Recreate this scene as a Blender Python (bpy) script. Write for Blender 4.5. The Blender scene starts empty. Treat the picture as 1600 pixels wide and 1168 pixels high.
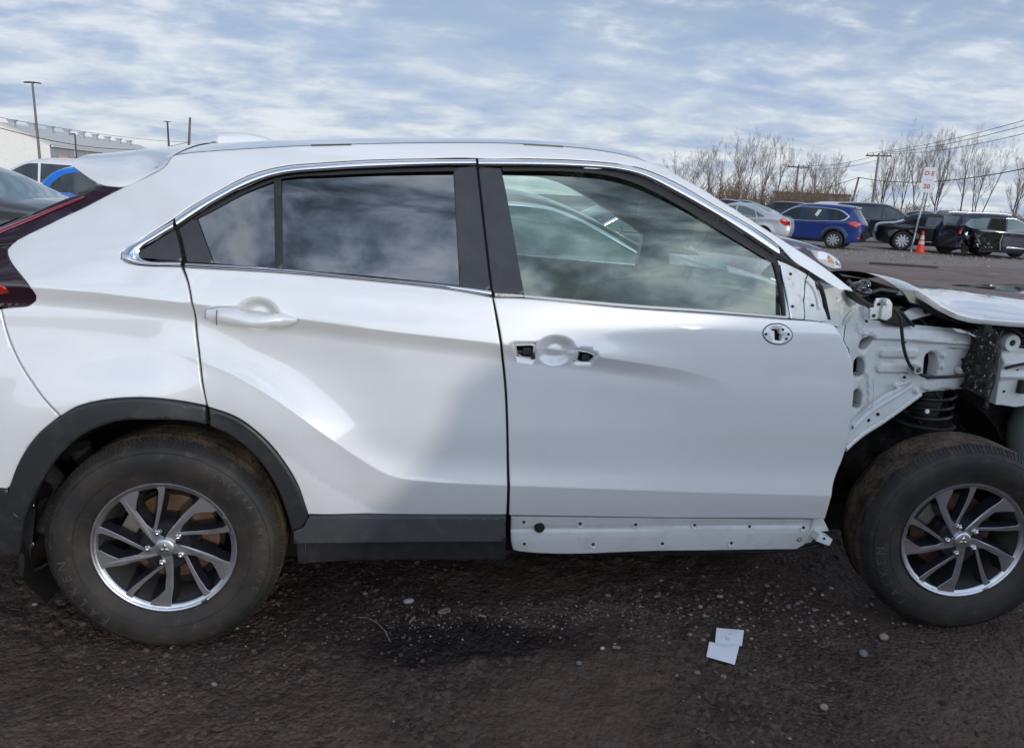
import bpy, bmesh, math, random
import numpy as np
from mathutils import Vector, Matrix, geometry as geo

scn = bpy.context.scene
COL = scn.collection
R = math.radians
random.seed(7)
rng = np.random.default_rng(7)

# ------------------------------------------------------------------ camera
CAM_F, CAM_LOC = 1172.36, np.array([0.7595, -2.2212, 1.4800])
_yaw, _pit, _rol = -0.1325, 0.23819, 0.05115
_fw = np.array([-math.sin(_yaw)*math.cos(_pit), math.cos(_yaw)*math.cos(_pit), -math.sin(_pit)])
_rt = np.array([math.cos(_yaw), math.sin(_yaw), 0.0]); _up = np.cross(_rt, _fw)
_r = _rt*math.cos(_rol)+_up*math.sin(_rol); _u = -_rt*math.sin(_rol)+_up*math.cos(_rol)
cam = bpy.data.cameras.new("camera"); cam.sensor_width = 36; cam.lens = 36*CAM_F/1600
cam.clip_start = .05; cam.clip_end = 3000
camo = bpy.data.objects.new("camera", cam); COL.objects.link(camo)
M = Matrix.Identity(4)
for i in range(3):
    M[i][0], M[i][1], M[i][2], M[i][3] = _r[i], _u[i], -_fw[i], CAM_LOC[i]
camo.matrix_world = M
scn.camera = camo

# ------------------------------------------------------------------ sky, sun, exposure
SUN_EL, SUN_AZ = R(7.6), math.atan2(-0.93, 0.36)          # low winter sun behind the photographer, a little to the right
sun_dir = Vector((math.cos(SUN_EL)*math.cos(SUN_AZ), math.cos(SUN_EL)*math.sin(SUN_AZ), math.sin(SUN_EL)))
world = bpy.data.worlds.new("World"); scn.world = world; world.use_nodes = True
def build_world():
    nt = world.node_tree; nt.nodes.clear(); N = nt.nodes.new; L = nt.links.new
    out = N('ShaderNodeOutputWorld')
    sky = N('ShaderNodeTexSky'); sky.sky_type = 'NISHITA'; sky.sun_disc = False
    sky.sun_elevation = SUN_EL; sky.sun_rotation = math.pi/2-SUN_AZ
    sky.air_density = 1.0; sky.dust_density = .6
    bg = N('ShaderNodeBackground'); bg.inputs[1].default_value = .12
    hs = N('ShaderNodeHueSaturation'); hs.inputs['Saturation'].default_value = .8
    L(sky.outputs[0], hs.inputs['Color']); L(hs.outputs[0], bg.inputs[0])
    tc = N('ShaderNodeTexCoord'); sp = N('ShaderNodeSeparateXYZ'); L(tc.outputs['Generated'], sp.inputs[0])
    def m(op, a, b=None, c=None, clamp=False):
        n = N('ShaderNodeMath'); n.operation = op; n.use_clamp = clamp
        for i, v in enumerate((a, b, c)):
            if v is None: continue
            if isinstance(v, (int, float)): n.inputs[i].default_value = v
            else: L(v, n.inputs[i])
        return n.outputs[0]
    z = m('ADD', m('MAXIMUM', sp.outputs[2], 0.0), .21)
    cx = m('DIVIDE', sp.outputs[0], z); cy = m('DIVIDE', sp.outputs[1], z)
    cb = N('ShaderNodeCombineXYZ'); L(cx, cb.inputs[0]); L(m('MULTIPLY', cy, 1.25), cb.inputs[1])
    def noise(scale, det, rough, dist=0.0, off=(0, 0, 0)):
        mp = N('ShaderNodeMapping'); mp.inputs['Location'].default_value = off; L(cb.outputs[0], mp.inputs[0])
        n = N('ShaderNodeTexNoise'); n.inputs['Scale'].default_value = scale; n.inputs['Detail'].default_value = det
        n.inputs['Roughness'].default_value = rough; n.inputs['Distortion'].default_value = dist
        L(mp.outputs[0], n.inputs[0]); return n.outputs[0]
    big = noise(.7, 3, .5, .2, (3.1, 1.7, 0))
    mid = noise(3.4, 5, .52, .3, (1.3, 7.7, 2))
    fin = noise(10.0, 4, .55, .3, (4.3, 2.2, 5))
    s = m('ADD', m('MULTIPLY', big, .36), m('ADD', m('MULTIPLY', mid, .46), m('MULTIPLY', fin, .27)))
    cov = N('ShaderNodeMapRange'); cov.interpolation_type = 'SMOOTHSTEP'
    cov.inputs['From Min'].default_value = .44; cov.inputs['From Max'].default_value = .60; L(s, cov.inputs[0])
    brt = N('ShaderNodeMapRange'); brt.interpolation_type = 'SMOOTHSTEP'
    brt.inputs['From Min'].default_value = .47; brt.inputs['From Max'].default_value = .71; L(s, brt.inputs[0])
    cr = N('ShaderNodeMixRGB'); cr.inputs[1].default_value = (.335, .455, .70, 1); cr.inputs[2].default_value = (.76, .80, .87, 1)
    L(brt.outputs[0], cr.inputs[0])
    # pale band of thin cloud above the horizon
    hz = N('ShaderNodeMapRange'); hz.interpolation_type = 'SMOOTHSTEP'
    hz.inputs['From Min'].default_value = .30; hz.inputs['From Max'].default_value = .02
    hz.inputs['To Max'].default_value = .9; L(sp.outputs[2], hz.inputs[0])
    hm = N('ShaderNodeMixRGB'); hm.inputs[2].default_value = (.79, .85, .89, 1)
    hzf = m('MULTIPLY', hz.outputs[0], m('MULTIPLY_ADD', mid, 2.4, -.6), None, True)
    L(hzf, hm.inputs[0]); L(cr.outputs[0], hm.inputs[1])
    # cloud glows more towards the veiled sun
    dp = N('ShaderNodeVectorMath'); dp.operation = 'DOT_PRODUCT'; dp.inputs[1].default_value = tuple(sun_dir); L(tc.outputs['Generated'], dp.inputs[0])
    gl = m('MULTIPLY_ADD', m('POWER', m('MAXIMUM', dp.outputs['Value'], 0.0), 1.4), 2.1, 1.0)
    gm = N('ShaderNodeVectorMath'); gm.operation = 'SCALE'; L(hm.outputs[0], gm.inputs[0]); L(gl, gm.inputs['Scale']); hm = gm
    bg2 = N('ShaderNodeBackground'); L(hm.outputs[0], bg2.inputs[0]); bg2.inputs[1].default_value = 1.0
    mx = N('ShaderNodeMixShader')
    low = N('ShaderNodeMapRange'); low.inputs['From Min'].default_value = .55; low.inputs['From Max'].default_value = .15; L(sp.outputs[2], low.inputs[0])
    fac = m('MAXIMUM', m('MULTIPLY_ADD', cov.outputs[0], .9, .08), m('MULTIPLY', low.outputs[0], .9), None, True)
    L(fac, mx.inputs[0]); L(bg.outputs[0], mx.inputs[1]); L(bg2.outputs[0], mx.inputs[2])
    L(mx.outputs[0], out.inputs[0])
build_world()
sl = bpy.data.lights.new("sun", 'SUN'); sl.energy = 1.15; sl.angle = R(.9); sl.color = (1, .93, .83)
so = bpy.data.objects.new("sun", sl); COL.objects.link(so)
so.rotation_euler = sun_dir.to_track_quat('Z', 'Y').to_euler(); so.location = (5, -8, 8)
scn.view_settings.view_transform = 'Standard'; scn.view_settings.look = 'None'
scn.view_settings.exposure = 0; scn.view_settings.gamma = 1; scn.view_settings.use_curve_mapping = False

# ------------------------------------------------------------------ pixel <-> place helpers (photograph is 1600 x 1168)
def ray(px, py):
    return _fw*CAM_F + _r*(px-800) - _u*(py-584)
def at_y(px, py, y):
    d = ray(px, py); return CAM_LOC + d*((y-CAM_LOC[1])/d[1])
def at_z(px, py, z=0.0):
    d = ray(px, py); return CAM_LOC + d*((z-CAM_LOC[2])/d[2])
def at_d(px, py, depth):
    return CAM_LOC + ray(px, py)*(depth/CAM_F)
def smooth(a, b, t):
    t = np.clip((t-a)/(b-a), 0, 1); return t*t*(3-2*t)

# ------------------------------------------------------------------ materials
MATS = {}
def mat(name, col, rough=.5, metal=0.0, coat=0.0, spec=.5, noise=None, bump=None, trans=0.0, ior=1.45):
    """noise = (scale, colour2, lo, hi) mixes in a second colour; bump = (scale, strength, distance)"""
    if name in MATS: return MATS[name]
    m = bpy.data.materials.new(name); m.use_nodes = True; nt = m.node_tree; b = nt.nodes['Principled BSDF']
    b.inputs['Base Color'].default_value = (*col, 1); b.inputs['Roughness'].default_value = rough
    b.inputs['Metallic'].default_value = metal; b.inputs['Coat Weight'].default_value = coat; b.inputs['Coat Roughness'].default_value = .03
    b.inputs['Specular IOR Level'].default_value = spec; b.inputs['Transmission Weight'].default_value = trans; b.inputs['IOR'].default_value = ior
    tc = nt.nodes.new('ShaderNodeTexCoord')
    for k, ns in enumerate(noise if isinstance(noise, list) else [noise] if noise else []):
        n = nt.nodes.new('ShaderNodeTexNoise'); n.inputs['Scale'].default_value = ns[0]; n.inputs['Detail'].default_value = 6
        n.inputs['Roughness'].default_value = .62
        nt.links.new(tc.outputs['Object'], n.inputs[0])
        r = nt.nodes.new('ShaderNodeMapRange'); r.inputs['From Min'].default_value = ns[2]; r.inputs['From Max'].default_value = ns[3]
        nt.links.new(n.outputs[0], r.inputs[0])
        mx = nt.nodes.new('ShaderNodeMixRGB'); mx.inputs[2].default_value = (*ns[1], 1)
        nt.links.new(r.outputs[0], mx.inputs[0])
        if b.inputs['Base Color'].is_linked: nt.links.new(b.inputs['Base Color'].links[0].from_socket, mx.inputs[1])
        else: mx.inputs[1].default_value = (*col, 1)
        nt.links.new(mx.outputs[0], b.inputs['Base Color'])
        if len(ns) > 4:
            rr = nt.nodes.new('ShaderNodeMapRange'); rr.inputs['To Min'].default_value = rough; rr.inputs['To Max'].default_value = ns[4]
            nt.links.new(r.outputs[0], rr.inputs[0]); nt.links.new(rr.outputs[0], b.inputs['Roughness'])
    if bump:
        n = nt.nodes.new('ShaderNodeTexNoise'); n.inputs['Scale'].default_value = bump[0]; n.inputs['Detail'].default_value = 5
        nt.links.new(tc.outputs['Object'], n.inputs[0])
        bp = nt.nodes.new('ShaderNodeBump'); bp.inputs['Strength'].default_value = bump[1]; bp.inputs['Distance'].default_value = bump[2]
        nt.links.new(n.outputs[0], bp.inputs['Height']); nt.links.new(bp.outputs[0], b.inputs['Normal'])
    MATS[name] = m; return m
def glass_mat(name, tint, refl_ior=1.5, specks=True, add=.02, rcol=(1, 1, 1)):
    """thin car glass: tinted see-through plus a mirror reflection that grows at grazing angles, with dried rain specks"""
    m = bpy.data.materials.new(name); m.use_nodes = True; nt = m.node_tree; nt.nodes.clear(); N = nt.nodes.new; L = nt.links.new
    o = N('ShaderNodeOutputMaterial'); t = N('ShaderNodeBsdfTransparent'); t.inputs[0].default_value = (*tint, 1)
    g = N('ShaderNodeBsdfGlossy'); g.inputs['Roughness'].default_value = .004; g.inputs[0].default_value = (*rcol, 1)
    f = N('ShaderNodeFresnel'); f.inputs[0].default_value = refl_ior
    k = N('ShaderNodeMath'); k.operation = 'MULTIPLY_ADD'; k.inputs[1].default_value = 1.25; k.inputs[2].default_value = add; k.use_clamp = True
    L(f.outputs[0], k.inputs[0])
    mx = N('ShaderNodeMixShader'); L(k.outputs[0], mx.inputs[0]); L(t.outputs[0], mx.inputs[1]); L(g.outputs[0], mx.inputs[2])
    last = mx
    if specks:
        tc = N('ShaderNodeTexCoord'); v = N('ShaderNodeTexVoronoi'); v.inputs['Scale'].default_value = 60; L(tc.outputs['Object'], v.inputs[0])
        lt = N('ShaderNodeMath'); lt.operation = 'LESS_THAN'; lt.inputs[1].default_value = .055; L(v.outputs['Distance'], lt.inputs[0])
        n2 = N('ShaderNodeSeparateColor'); L(v.outputs['Color'], n2.inputs[0])
        lt2 = N('ShaderNodeMath'); lt2.operation = 'LESS_THAN'; lt2.inputs[1].default_value = .4; L(n2.outputs[0], lt2.inputs[0])
        mm = N('ShaderNodeMath'); mm.operation = 'MULTIPLY'; L(lt.outputs[0], mm.inputs[0]); L(lt2.outputs[0], mm.inputs[1])
        m3 = N('ShaderNodeMath'); m3.operation = 'MULTIPLY'; m3.inputs[1].default_value = .22; L(mm.outputs[0], m3.inputs[0])
        d = N('ShaderNodeBsdfDiffuse'); d.inputs[0].default_value = (.42, .42, .40, 1)
        m2 = N('ShaderNodeMixShader'); L(m3.outputs[0], m2.inputs[0]); L(mx.outputs[0], m2.inputs[1]); L(d.outputs[0], m2.inputs[2]); last = m2
    L(last.outputs[0], o.inputs[0]); MATS[name] = m; return m

PAINT = mat('pearl_white_paint', (.735, .732, .712), .28, .10, 1.0, .5, [(7, (.69, .685, .665), .42, 1.0), (130, (.50, .47, .43), .70, .82)])
PAINT.node_tree.nodes['Principled BSDF'].inputs['Coat IOR'].default_value = 1.65
PRIMER = mat('white_inner_metal', (.62, .635, .61), .42, 0, .35, .5, [(14, (.50, .50, .46), .5, .85), (55, (.36, .27, .19), .64, .78), (5, (.46, .42, .35), .58, .80)], (9, .15, .004))
CLAD = mat('charcoal_cladding', (.024, .025, .027), .38, 0, 0, .5, [(20, (.05, .047, .043), .5, .8), (90, (.14, .13, .12), .70, .76)], (500, .12, .0006))
BLACKP = mat('black_plastic', (.012, .012, .013), .42, 0, 0, .5, (30, (.03, .028, .026), .45, .8))
GLOSSB = mat('gloss_black', (.010, .008, .010), .12, 0, 1.0)
TRIMM = mat('matte_pillar_film', (.035, .034, .035), .33, 0, .0, .5, (16, (.05, .049, .048), .4, .8), (700, .06, .0004))
CHROME = mat('satin_chrome', (.80, .80, .82), .13, 1.0)
DARK = mat('underbody_black', (.012, .011, .010), .85, 0, 0, .2, (12, (.03, .025, .02), .45, .75))
SEAL = mat('black_rubber_seal', (.008, .008, .008), .6)
RUBBER = mat('tyre_rubber', (.017, .016, .0155), .6, 0, 0, .4, [(5, (.052, .041, .030), .40, .70), (28, (.075, .062, .048), .58, .82), (3, (.010, .0098, .0098), .5, .75)], (160, .18, .001))
TREAD = mat('dusty_tread', (.030, .027, .024), .9, 0, 0, .2, [(9, (.17, .122, .08), .38, .66), (70, (.02, .018, .016), .55, .75)], (120, .5, .003))
ALLOY = mat('machined_alloy', (.62, .62, .64), .36, 1.0, 0, .5, (12, (.30, .29, .28), .5, .85))
ALLOYD = mat('dark_alloy', (.020, .021, .025), .22, .2, .6)
RUST = mat('rusty_disc', (.10, .052, .030), .6, .4, 0, .5, (25, (.16, .11, .08), .4, .7), (200, .2, .001))
STEEL = mat('polished_nut', (.55, .54, .53), .16, 1.0)
LINER = mat('dusty_felt_liner', (.46, .34, .21), .95, 0, 0, .1, [(8, (.28, .21, .14), .42, .7), (90, (.55, .44, .30), .55, .8)], (110, .6, .004))
LAMPD = mat('smoked_lamp', (.022, .006, .012), .08, 0, 1.0)
LAMPR = mat('red_lamp', (.19, .006, .022), .12, 0, 1.0)
LAMPB = mat('bright_red_reflector', (.38, .012, .008), .15, 0, 1.0)
SEATM = mat('seat_cloth', (.035, .035, .036), .9)
CARD = mat('door_card_grey', (.13, .13, .12), .7)
DASH = mat('dashboard_plastic', (.028, .03, .03), .55)
HEADL = mat('headliner', (.42, .41, .38), .95)
CLEARP = mat('clear_plastic', (.55, .56, .56), .18, .3, .5)
TANK = mat('milky_plastic', (.20, .23, .21), .35, 0, 0, .5, None, None, .25)
PAPER = mat('paper', (.82, .83, .86), .7)
CABLE = mat('cable_rubber', (.014, .014, .014), .5)
GLASS_CLEAR = glass_mat('green_clear_glass', (.74, .88, .78), 1.9, True, .075, (.97, 1, .78))
GLASS_DARK = glass_mat('privacy_glass', (.035, .04, .042), 1.9, True, .045, (1, .98, .94))
GLASS_FAR = glass_mat('plain_clear_glass', (.85, .93, .88), 1.35, False)

# ------------------------------------------------------------------ mesh building
class MB:
    def __init__(s): s.v = []; s.f = []; s.m = []; s.n = {}
    def vert(s, p): s.v.append((float(p[0]), float(p[1]), float(p[2]))); return len(s.v)-1
    def face(s, ids, m=0): s.f.append(tuple(ids)); s.m.append(m)
    def box(s, c, d, rot=None, m=0):
        c = np.array(c, float); k = []
        for sx in (-1, 1):
            for sy in (-1, 1):
                for sz in (-1, 1):
                    p = np.array([sx*d[0]/2, sy*d[1]/2, sz*d[2]/2])
                    if rot is not None: p = np.array(rot @ Vector(p))
                    k.append(s.vert(c+p))
        for q in ((0, 1, 3, 2), (4, 6, 7, 5), (0, 4, 5, 1), (2, 3, 7, 6), (0, 2, 6, 4), (1, 5, 7, 3)): s.face([k[i] for i in q], m)
    def tube(s, pts, r, n=6, m=0, cap=True):
        pts = [Vector(p) for p in pts]; rs = r if hasattr(r, '__len__') else [r]*len(pts)
        ref = None; rings = []
        for i, p in enumerate(pts):
            t = (pts[min(i+1, len(pts)-1)]-pts[max(i-1, 0)]).normalized()
            if ref is None:
                ref = Vector((0, 0, 1)) if abs(t.z) < .9 else Vector((1, 0, 0))
            a = (ref - t*ref.dot(t)).normalized(); ref = a; b = t.cross(a)
            rings.append([s.vert(p+(a*math.cos(2*math.pi*k/n)+b*math.sin(2*math.pi*k/n))*rs[i]) for k in range(n)])
        for i in range(len(rings)-1):
            for k in range(n): s.face((rings[i][k], rings[i][(k+1) % n], rings[i+1][(k+1) % n], rings[i+1][k]), m)
        if cap: s.face(rings[0][::-1], m); s.face(rings[-1], m)
    def lathe(s, prof, c=(0, 0, 0), n=48, m=0, axis='y', a0=0.0, a1=2*math.pi, mats=None):
        """prof = (radius, offset along axis)"""
        full = abs(a1-a0-2*math.pi) < 1e-6; k = n if full else n+1; rings = []
        for r, o in prof:
            ring = []
            for i in range(k):
                a = a0+(a1-a0)*i/n; ca, sa = math.cos(a)*r, math.sin(a)*r
                p = (ca, o, sa) if axis == 'y' else (ca, sa, o) if axis == 'z' else (o, ca, sa)
                ring.append(s.vert((c[0]+p[0], c[1]+p[1], c[2]+p[2])))
            rings.append(ring)
        for j in range(len(rings)-1):
            for i in range(n): s.face((rings[j][i], rings[j][(i+1) % k], rings[j+1][(i+1) % k], rings[j+1][i]), mats[j] if mats else m)
    def prism(s, poly, y0, y1, m=0, ms=None, frame=None):
        """poly in (x,z) extruded along y"""
        fr = frame or (lambda x, y, z: (x, y, z))
        a = [s.vert(fr(x, y0, z)) for x, z in poly]; b = [s.vert(fr(x, y1, z)) for x, z in poly]
        s.face(a, m); s.face(b[::-1], m); n = len(poly)
        for i in range(n): s.face((a[i], b[i], b[(i+1) % n], a[(i+1) % n]), m if ms is None else ms)
    def grid(s, rows, m=0, close=False):
        ids = [[s.vert(p) for p in row] for row in rows]
        for j in range(len(ids)-1):
            for i in range(len(ids[j])-1): s.face((ids[j][i], ids[j][i+1], ids[j+1][i+1], ids[j+1][i]), m)
    def build(s, name, mats, parent=None, smooth=None, normals=None, bevel=0, **tags):
        me = bpy.data.meshes.new(name); me.from_pydata(s.v, [], s.f)
        for m in (mats if isinstance(mats, (list, tuple)) else [mats]): me.materials.append(m)
        if any(s.m): me.polygons.foreach_set('material_index', s.m)
        if normals is None:
            bm = bmesh.new(); bm.from_mesh(me); bmesh.ops.remove_doubles(bm, verts=bm.verts, dist=1e-5)
            if bevel: bmesh.ops.bevel(bm, geom=[e for e in bm.edges if e.is_manifold and e.calc_face_angle(0) > .5], offset=bevel, segments=2, affect='EDGES', profile=.6)
            bmesh.ops.recalc_face_normals(bm, faces=bm.faces); bm.to_mesh(me); bm.free()
        if smooth or normals is not None: me.shade_smooth()
        if smooth and smooth < 180: me.set_sharp_from_angle(angle=R(smooth))
        if normals is not None: me.normals_split_custom_set_from_vertices(normals)
        o = bpy.data.objects.new(name, me); COL.objects.link(o)
        if parent is not None: o.parent = parent
        for k, v in tags.items(): o[k] = v
        return o
def thing(name, label, cat, loc=(0, 0, 0), rz=0, group=None):
    o = bpy.data.objects.new(name, None); COL.objects.link(o); o.empty_display_size = .1
    o.location = loc; o.rotation_euler = (0, 0, rz); o['label'] = label; o['category'] = cat
    if group: o['group'] = group
    return o
def tag(o, label, cat, group=None, kind=None):
    o['label'] = label; o['category'] = cat
    if group: o['group'] = group
    if kind: o['kind'] = kind
    return o
def copy_tree(o, parent=None):
    c = o.copy(); COL.objects.link(c)
    if parent is not None: c.parent = parent
    for ch in list(o.children): copy_tree(ch, c)
    return c

# ---------- polylines and panels in the (x,z) plane
def resample(poly, step, closed=True, corner=32):
    """denser outline: smooth (Catmull-Rom) between corners, straight past them"""
    P = [np.array(p, float) for p in poly]; n = len(P); out = []
    def ang(i):
        a, b, c = P[(i-1) % n], P[i], P[(i+1) % n]
        u, v = b-a, c-b
        if np.hypot(*u) < 1e-9 or np.hypot(*v) < 1e-9: return 0
        return abs(math.degrees(math.atan2(u[0]*v[1]-u[1]*v[0], u@v)))
    cor = [ang(i) > corner or (not closed and i in (0, n-1)) for i in range(n)]
    for i in range(n if closed else n-1):
        p1, p2 = P[i], P[(i+1) % n]
        p0 = p1-(p2-p1) if cor[i] else P[(i-1) % n]
        p3 = p2+(p2-p1) if cor[(i+1) % n] else P[(i+2) % n]
        L = np.hypot(*(p2-p1)); k = max(1, int(round(L/step)))
        d1 = max(np.hypot(*(p1-p0)), 1e-6); d3 = max(np.hypot(*(p3-p2)), 1e-6); L = max(L, 1e-6)
        m1 = ((p1-p0)/d1*L + (p2-p1))/2 if not cor[i] else (p2-p1)
        m2 = ((p3-p2)/d3*L + (p2-p1))/2 if not cor[(i+1) % n] else (p2-p1)
        for j in range(k):
            t = j/k; out.append((2*t**3-3*t*t+1)*p1+(t**3-2*t*t+t)*m1+(-2*t**3+3*t*t)*p2+(t**3-t*t)*m2)
    if not closed: out.append(P[-1])
    return np.array(out)
def inside(poly, pts):
    x, y = pts[:, 0], pts[:, 1]; c = np.zeros(len(pts), bool); n = len(poly); j = n-1
    for i in range(n):
        xi, yi = poly[i]; xj, yj = poly[j]
        if yi != yj: c ^= ((yi > y) != (yj > y)) & (x < (xj-xi)*(y-yi)/(yj-yi)+xi)
        j = i
    return c
def seg_dist(poly, pts):
    d = np.full(len(pts), 1e9); n = len(poly)
    for i in range(n):
        a, b = poly[i], poly[(i+1) % n]; ab = b-a; L = ab@ab
        t = np.clip(((pts-a)@ab)/max(L, 1e-12), 0, 1); q = a+t[:, None]*ab
        d = np.minimum(d, np.hypot(*(pts-q).T))
    return d
def panel(name, poly, surf, material, parent=None, off=0.0, holes=(), g=.03, step=.02, edge=.004, drop=.003, depth=.018, corner=32, mirror=None, extra=None, **tags):
    """sheet-metal panel: outline in (x,z), bent over y = surf(x,z)+off, rolled edge, returned inward by depth"""
    P = resample(poly, step, True, corner)
    area = .5*np.sum(P[:, 0]*np.roll(P[:, 1], -1)-P[:, 1]*np.roll(P[:, 0], -1))
    if area < 0: P = P[::-1]
    H = [resample(h, min(step, .008), True, corner) for h in holes]
    lo, hi = P.min(0), P.max(0)
    gx, gz = np.meshgrid(np.arange(lo[0], hi[0], g), np.arange(lo[1], hi[1], g)); gx = gx.astype(float); gx[1::2] += g*.5
    pts = np.stack([gx.ravel(), gz.ravel()], 1); pts = pts[inside(P, pts)]
    if extra is not None and len(extra):
        ex = np.asarray(extra); ex = ex[inside(P, ex)]
        if len(ex):
            cells = set()
            for a, b in np.floor(ex/.005).astype(int):
                for i in (-1, 0, 1):
                    for j in (-1, 0, 1): cells.add((a+i, b+j))
            pts = np.array([p for p, c in zip(pts, np.floor(pts/.005).astype(int)) if (c[0], c[1]) not in cells]).reshape(-1, 2)
            pts = np.concatenate([ex, pts])
    if len(pts):
        d = seg_dist(P, pts)
        for h in H: d = np.where(inside(h, pts), 0, np.minimum(d, seg_dist(h, pts)))
        pts = pts[d > max(edge*1.6, g*.25)]
    # inset ring
    def ring(Q, s):
        t = np.roll(Q, -1, 0)-np.roll(Q, 1, 0); t /= np.maximum(np.hypot(*t.T), 1e-9)[:, None]
        return Q+np.stack([-t[:, 1], t[:, 0]], 1)*s
    ins = ring(P, edge); keep = inside(P, ins) & (seg_dist(P, ins) > edge*.7); ins = ins[keep]
    loops = [P]+[h if .5*np.sum(h[:, 0]*np.roll(h[:, 1], -1)-h[:, 1]*np.roll(h[:, 0], -1)) < 0 else h[::-1] for h in H]
    allp = np.concatenate(loops+[ins, pts]); cons = []; b = 0; nb = 0
    for Lp in loops:
        k = len(Lp); cons += [(b+i, b+(i+1) % k) for i in range(k)]; b += k
    nb = b
    vo, eo, fo, ov, oe, of = geo.delaunay_2d_cdt([Vector((p[0], p[1])) for p in allp], cons, [], 0, 1e-7)
    V = np.array([(v[0], v[1]) for v in vo]); F = [f for f in fo]
    cen = np.array([V[list(f)].mean(0) for f in F]); ok = inside(P, cen)
    for h in H: ok &= ~inside(h, cen)
    F = [f if (V[f[1]][0]-V[f[0]][0])*(V[f[2]][1]-V[f[0]][1])-(V[f[1]][1]-V[f[0]][1])*(V[f[2]][0]-V[f[0]][0]) > 0 else f[::-1] for f, k in zip(F, ok) if k]
    used = sorted({i for f in F for i in f}); remap = {u: i for i, u in enumerate(used)}
    # which output verts are boundary
    origin = [set(o) for o in ov]; isb = np.array([any(i < nb for i in origin[u]) for u in used])
    V = V[used]; F = [tuple(remap[i] for i in f) for f in F]
    e = 1e-3; X, Z = V[:, 0], V[:, 1]; Y = surf(X, Z)+off
    dx = (surf(X+e, Z)-surf(X-e, Z))/(2*e); dz = (surf(X, Z+e)-surf(X, Z-e))/(2*e)
    Nn = np.stack([dx, -np.ones_like(dx), dz], 1); Nn /= np.linalg.norm(Nn, axis=1)[:, None]
    Y = Y+np.where(isb, drop, 0)
    mb = MB(); mb.v = [tuple(p) for p in np.stack([X, Y, Z], 1)]; mb.f = F; mb.m = [0]*len(F); nor = [tuple(n) for n in Nn]
    # outward direction for boundary verts, rim
    cnt = {}
    for f in F:
        for i in range(3):
            a, c = f[i], f[(i+1) % 3]; cnt[(a, c)] = 1
    for (a, c) in list(cnt):
        if (c, a) in cnt: continue
        t = V[c]-V[a]; L = np.hypot(*t)
        if L < 1e-9: continue
        o2 = np.array([t[1], -t[0]])/L                       # outward in plane (ccw faces)
        for q in (a, c):
            nn = np.array(nor[q])+np.array([o2[0], 0, o2[1]])*(.45 if edge > .002 else 0); nor[q] = tuple(nn/np.linalg.norm(nn))
        ids = []
        for q, dd in ((a, 0), (c, 0), (c, depth), (a, depth)):
            ids.append(mb.vert((V[q][0]-o2[0]*dd*.12, Y[q]+dd, V[q][1]-o2[1]*dd*.12))); nor.append((o2[0], -.12, o2[1]))
        mb.face(ids[::-1])
    if mirror is not None:
        mb.v = [(x, 2*mirror-y, z) for x, y, z in mb.v]; mb.f = [f[::-1] for f in mb.f]; nor = [(n[0], -n[1], n[2]) for n in nor]
    nor = [tuple(np.array(n)/np.linalg.norm(n)) for n in nor]
    return mb.build(name, material, parent, normals=nor, **tags)
def ribbon(name, A, B, surf, material, parent=None, off=0.0, bulge=.006, n=4, step=.02, mirror=None, ends=True, closed=False):
    """trim strip between two (x,z) polylines, rounded outward by bulge"""
    A = resample(A, step, closed, 60); B = resample(B, step, closed, 60)
    def arc(Q, k):
        s = np.concatenate([[0], np.cumsum(np.hypot(*np.diff(Q, axis=0).T))]); t = np.linspace(0, s[-1], k)
        return np.stack([np.interp(t, s, Q[:, 0]), np.interp(t, s, Q[:, 1])], 1)
    k = max(len(A), len(B)); A = arc(A, k); B = arc(B, k); mb = MB(); rows = []
    for j in range(n+1):
        t = j/n; Q = A*(1-t)+B*t; y = surf(Q[:, 0], Q[:, 1])+off-bulge*(1-(2*t-1)**2)
        rows.append(np.stack([Q[:, 0], y, Q[:, 1]], 1))
    for side in (0, -1):                                   # returned edges
        r0 = rows[side].copy(); r0[:, 1] += .012
        rows = [r0]+rows if side == 0 else rows+[r0]
    if mirror is not None: rows = [np.stack([q[:, 0], 2*mirror-q[:, 1], q[:, 2]], 1) for q in rows]
    mb.grid(rows); return mb.build(name, material, parent, smooth=50)

# ---------- value noise
def fbm(x, y, octaves=4, seed=0, gain=.5, lac=2.03):
    g = np.random.default_rng(seed).random((256, 256)); tot = np.zeros_like(x, dtype=float); amp = 1; norm = 0
    for o in range(octaves):
        xi = np.floor(x).astype(int); yi = np.floor(y).astype(int); fx = x-xi; fy = y-yi
        fx = fx*fx*(3-2*fx); fy = fy*fy*(3-2*fy)
        a = g[xi % 256, yi % 256]; b = g[(xi+1) % 256, yi % 256]; c = g[xi % 256, (yi+1) % 256]; d = g[(xi+1) % 256, (yi+1) % 256]
        tot += amp*((a*(1-fx)+b*fx)*(1-fy)+(c*(1-fx)+d*fx)*fy); norm += amp; amp *= gain; x = x*lac+17.3; y = y*lac+9.1
    return tot/norm

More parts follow.
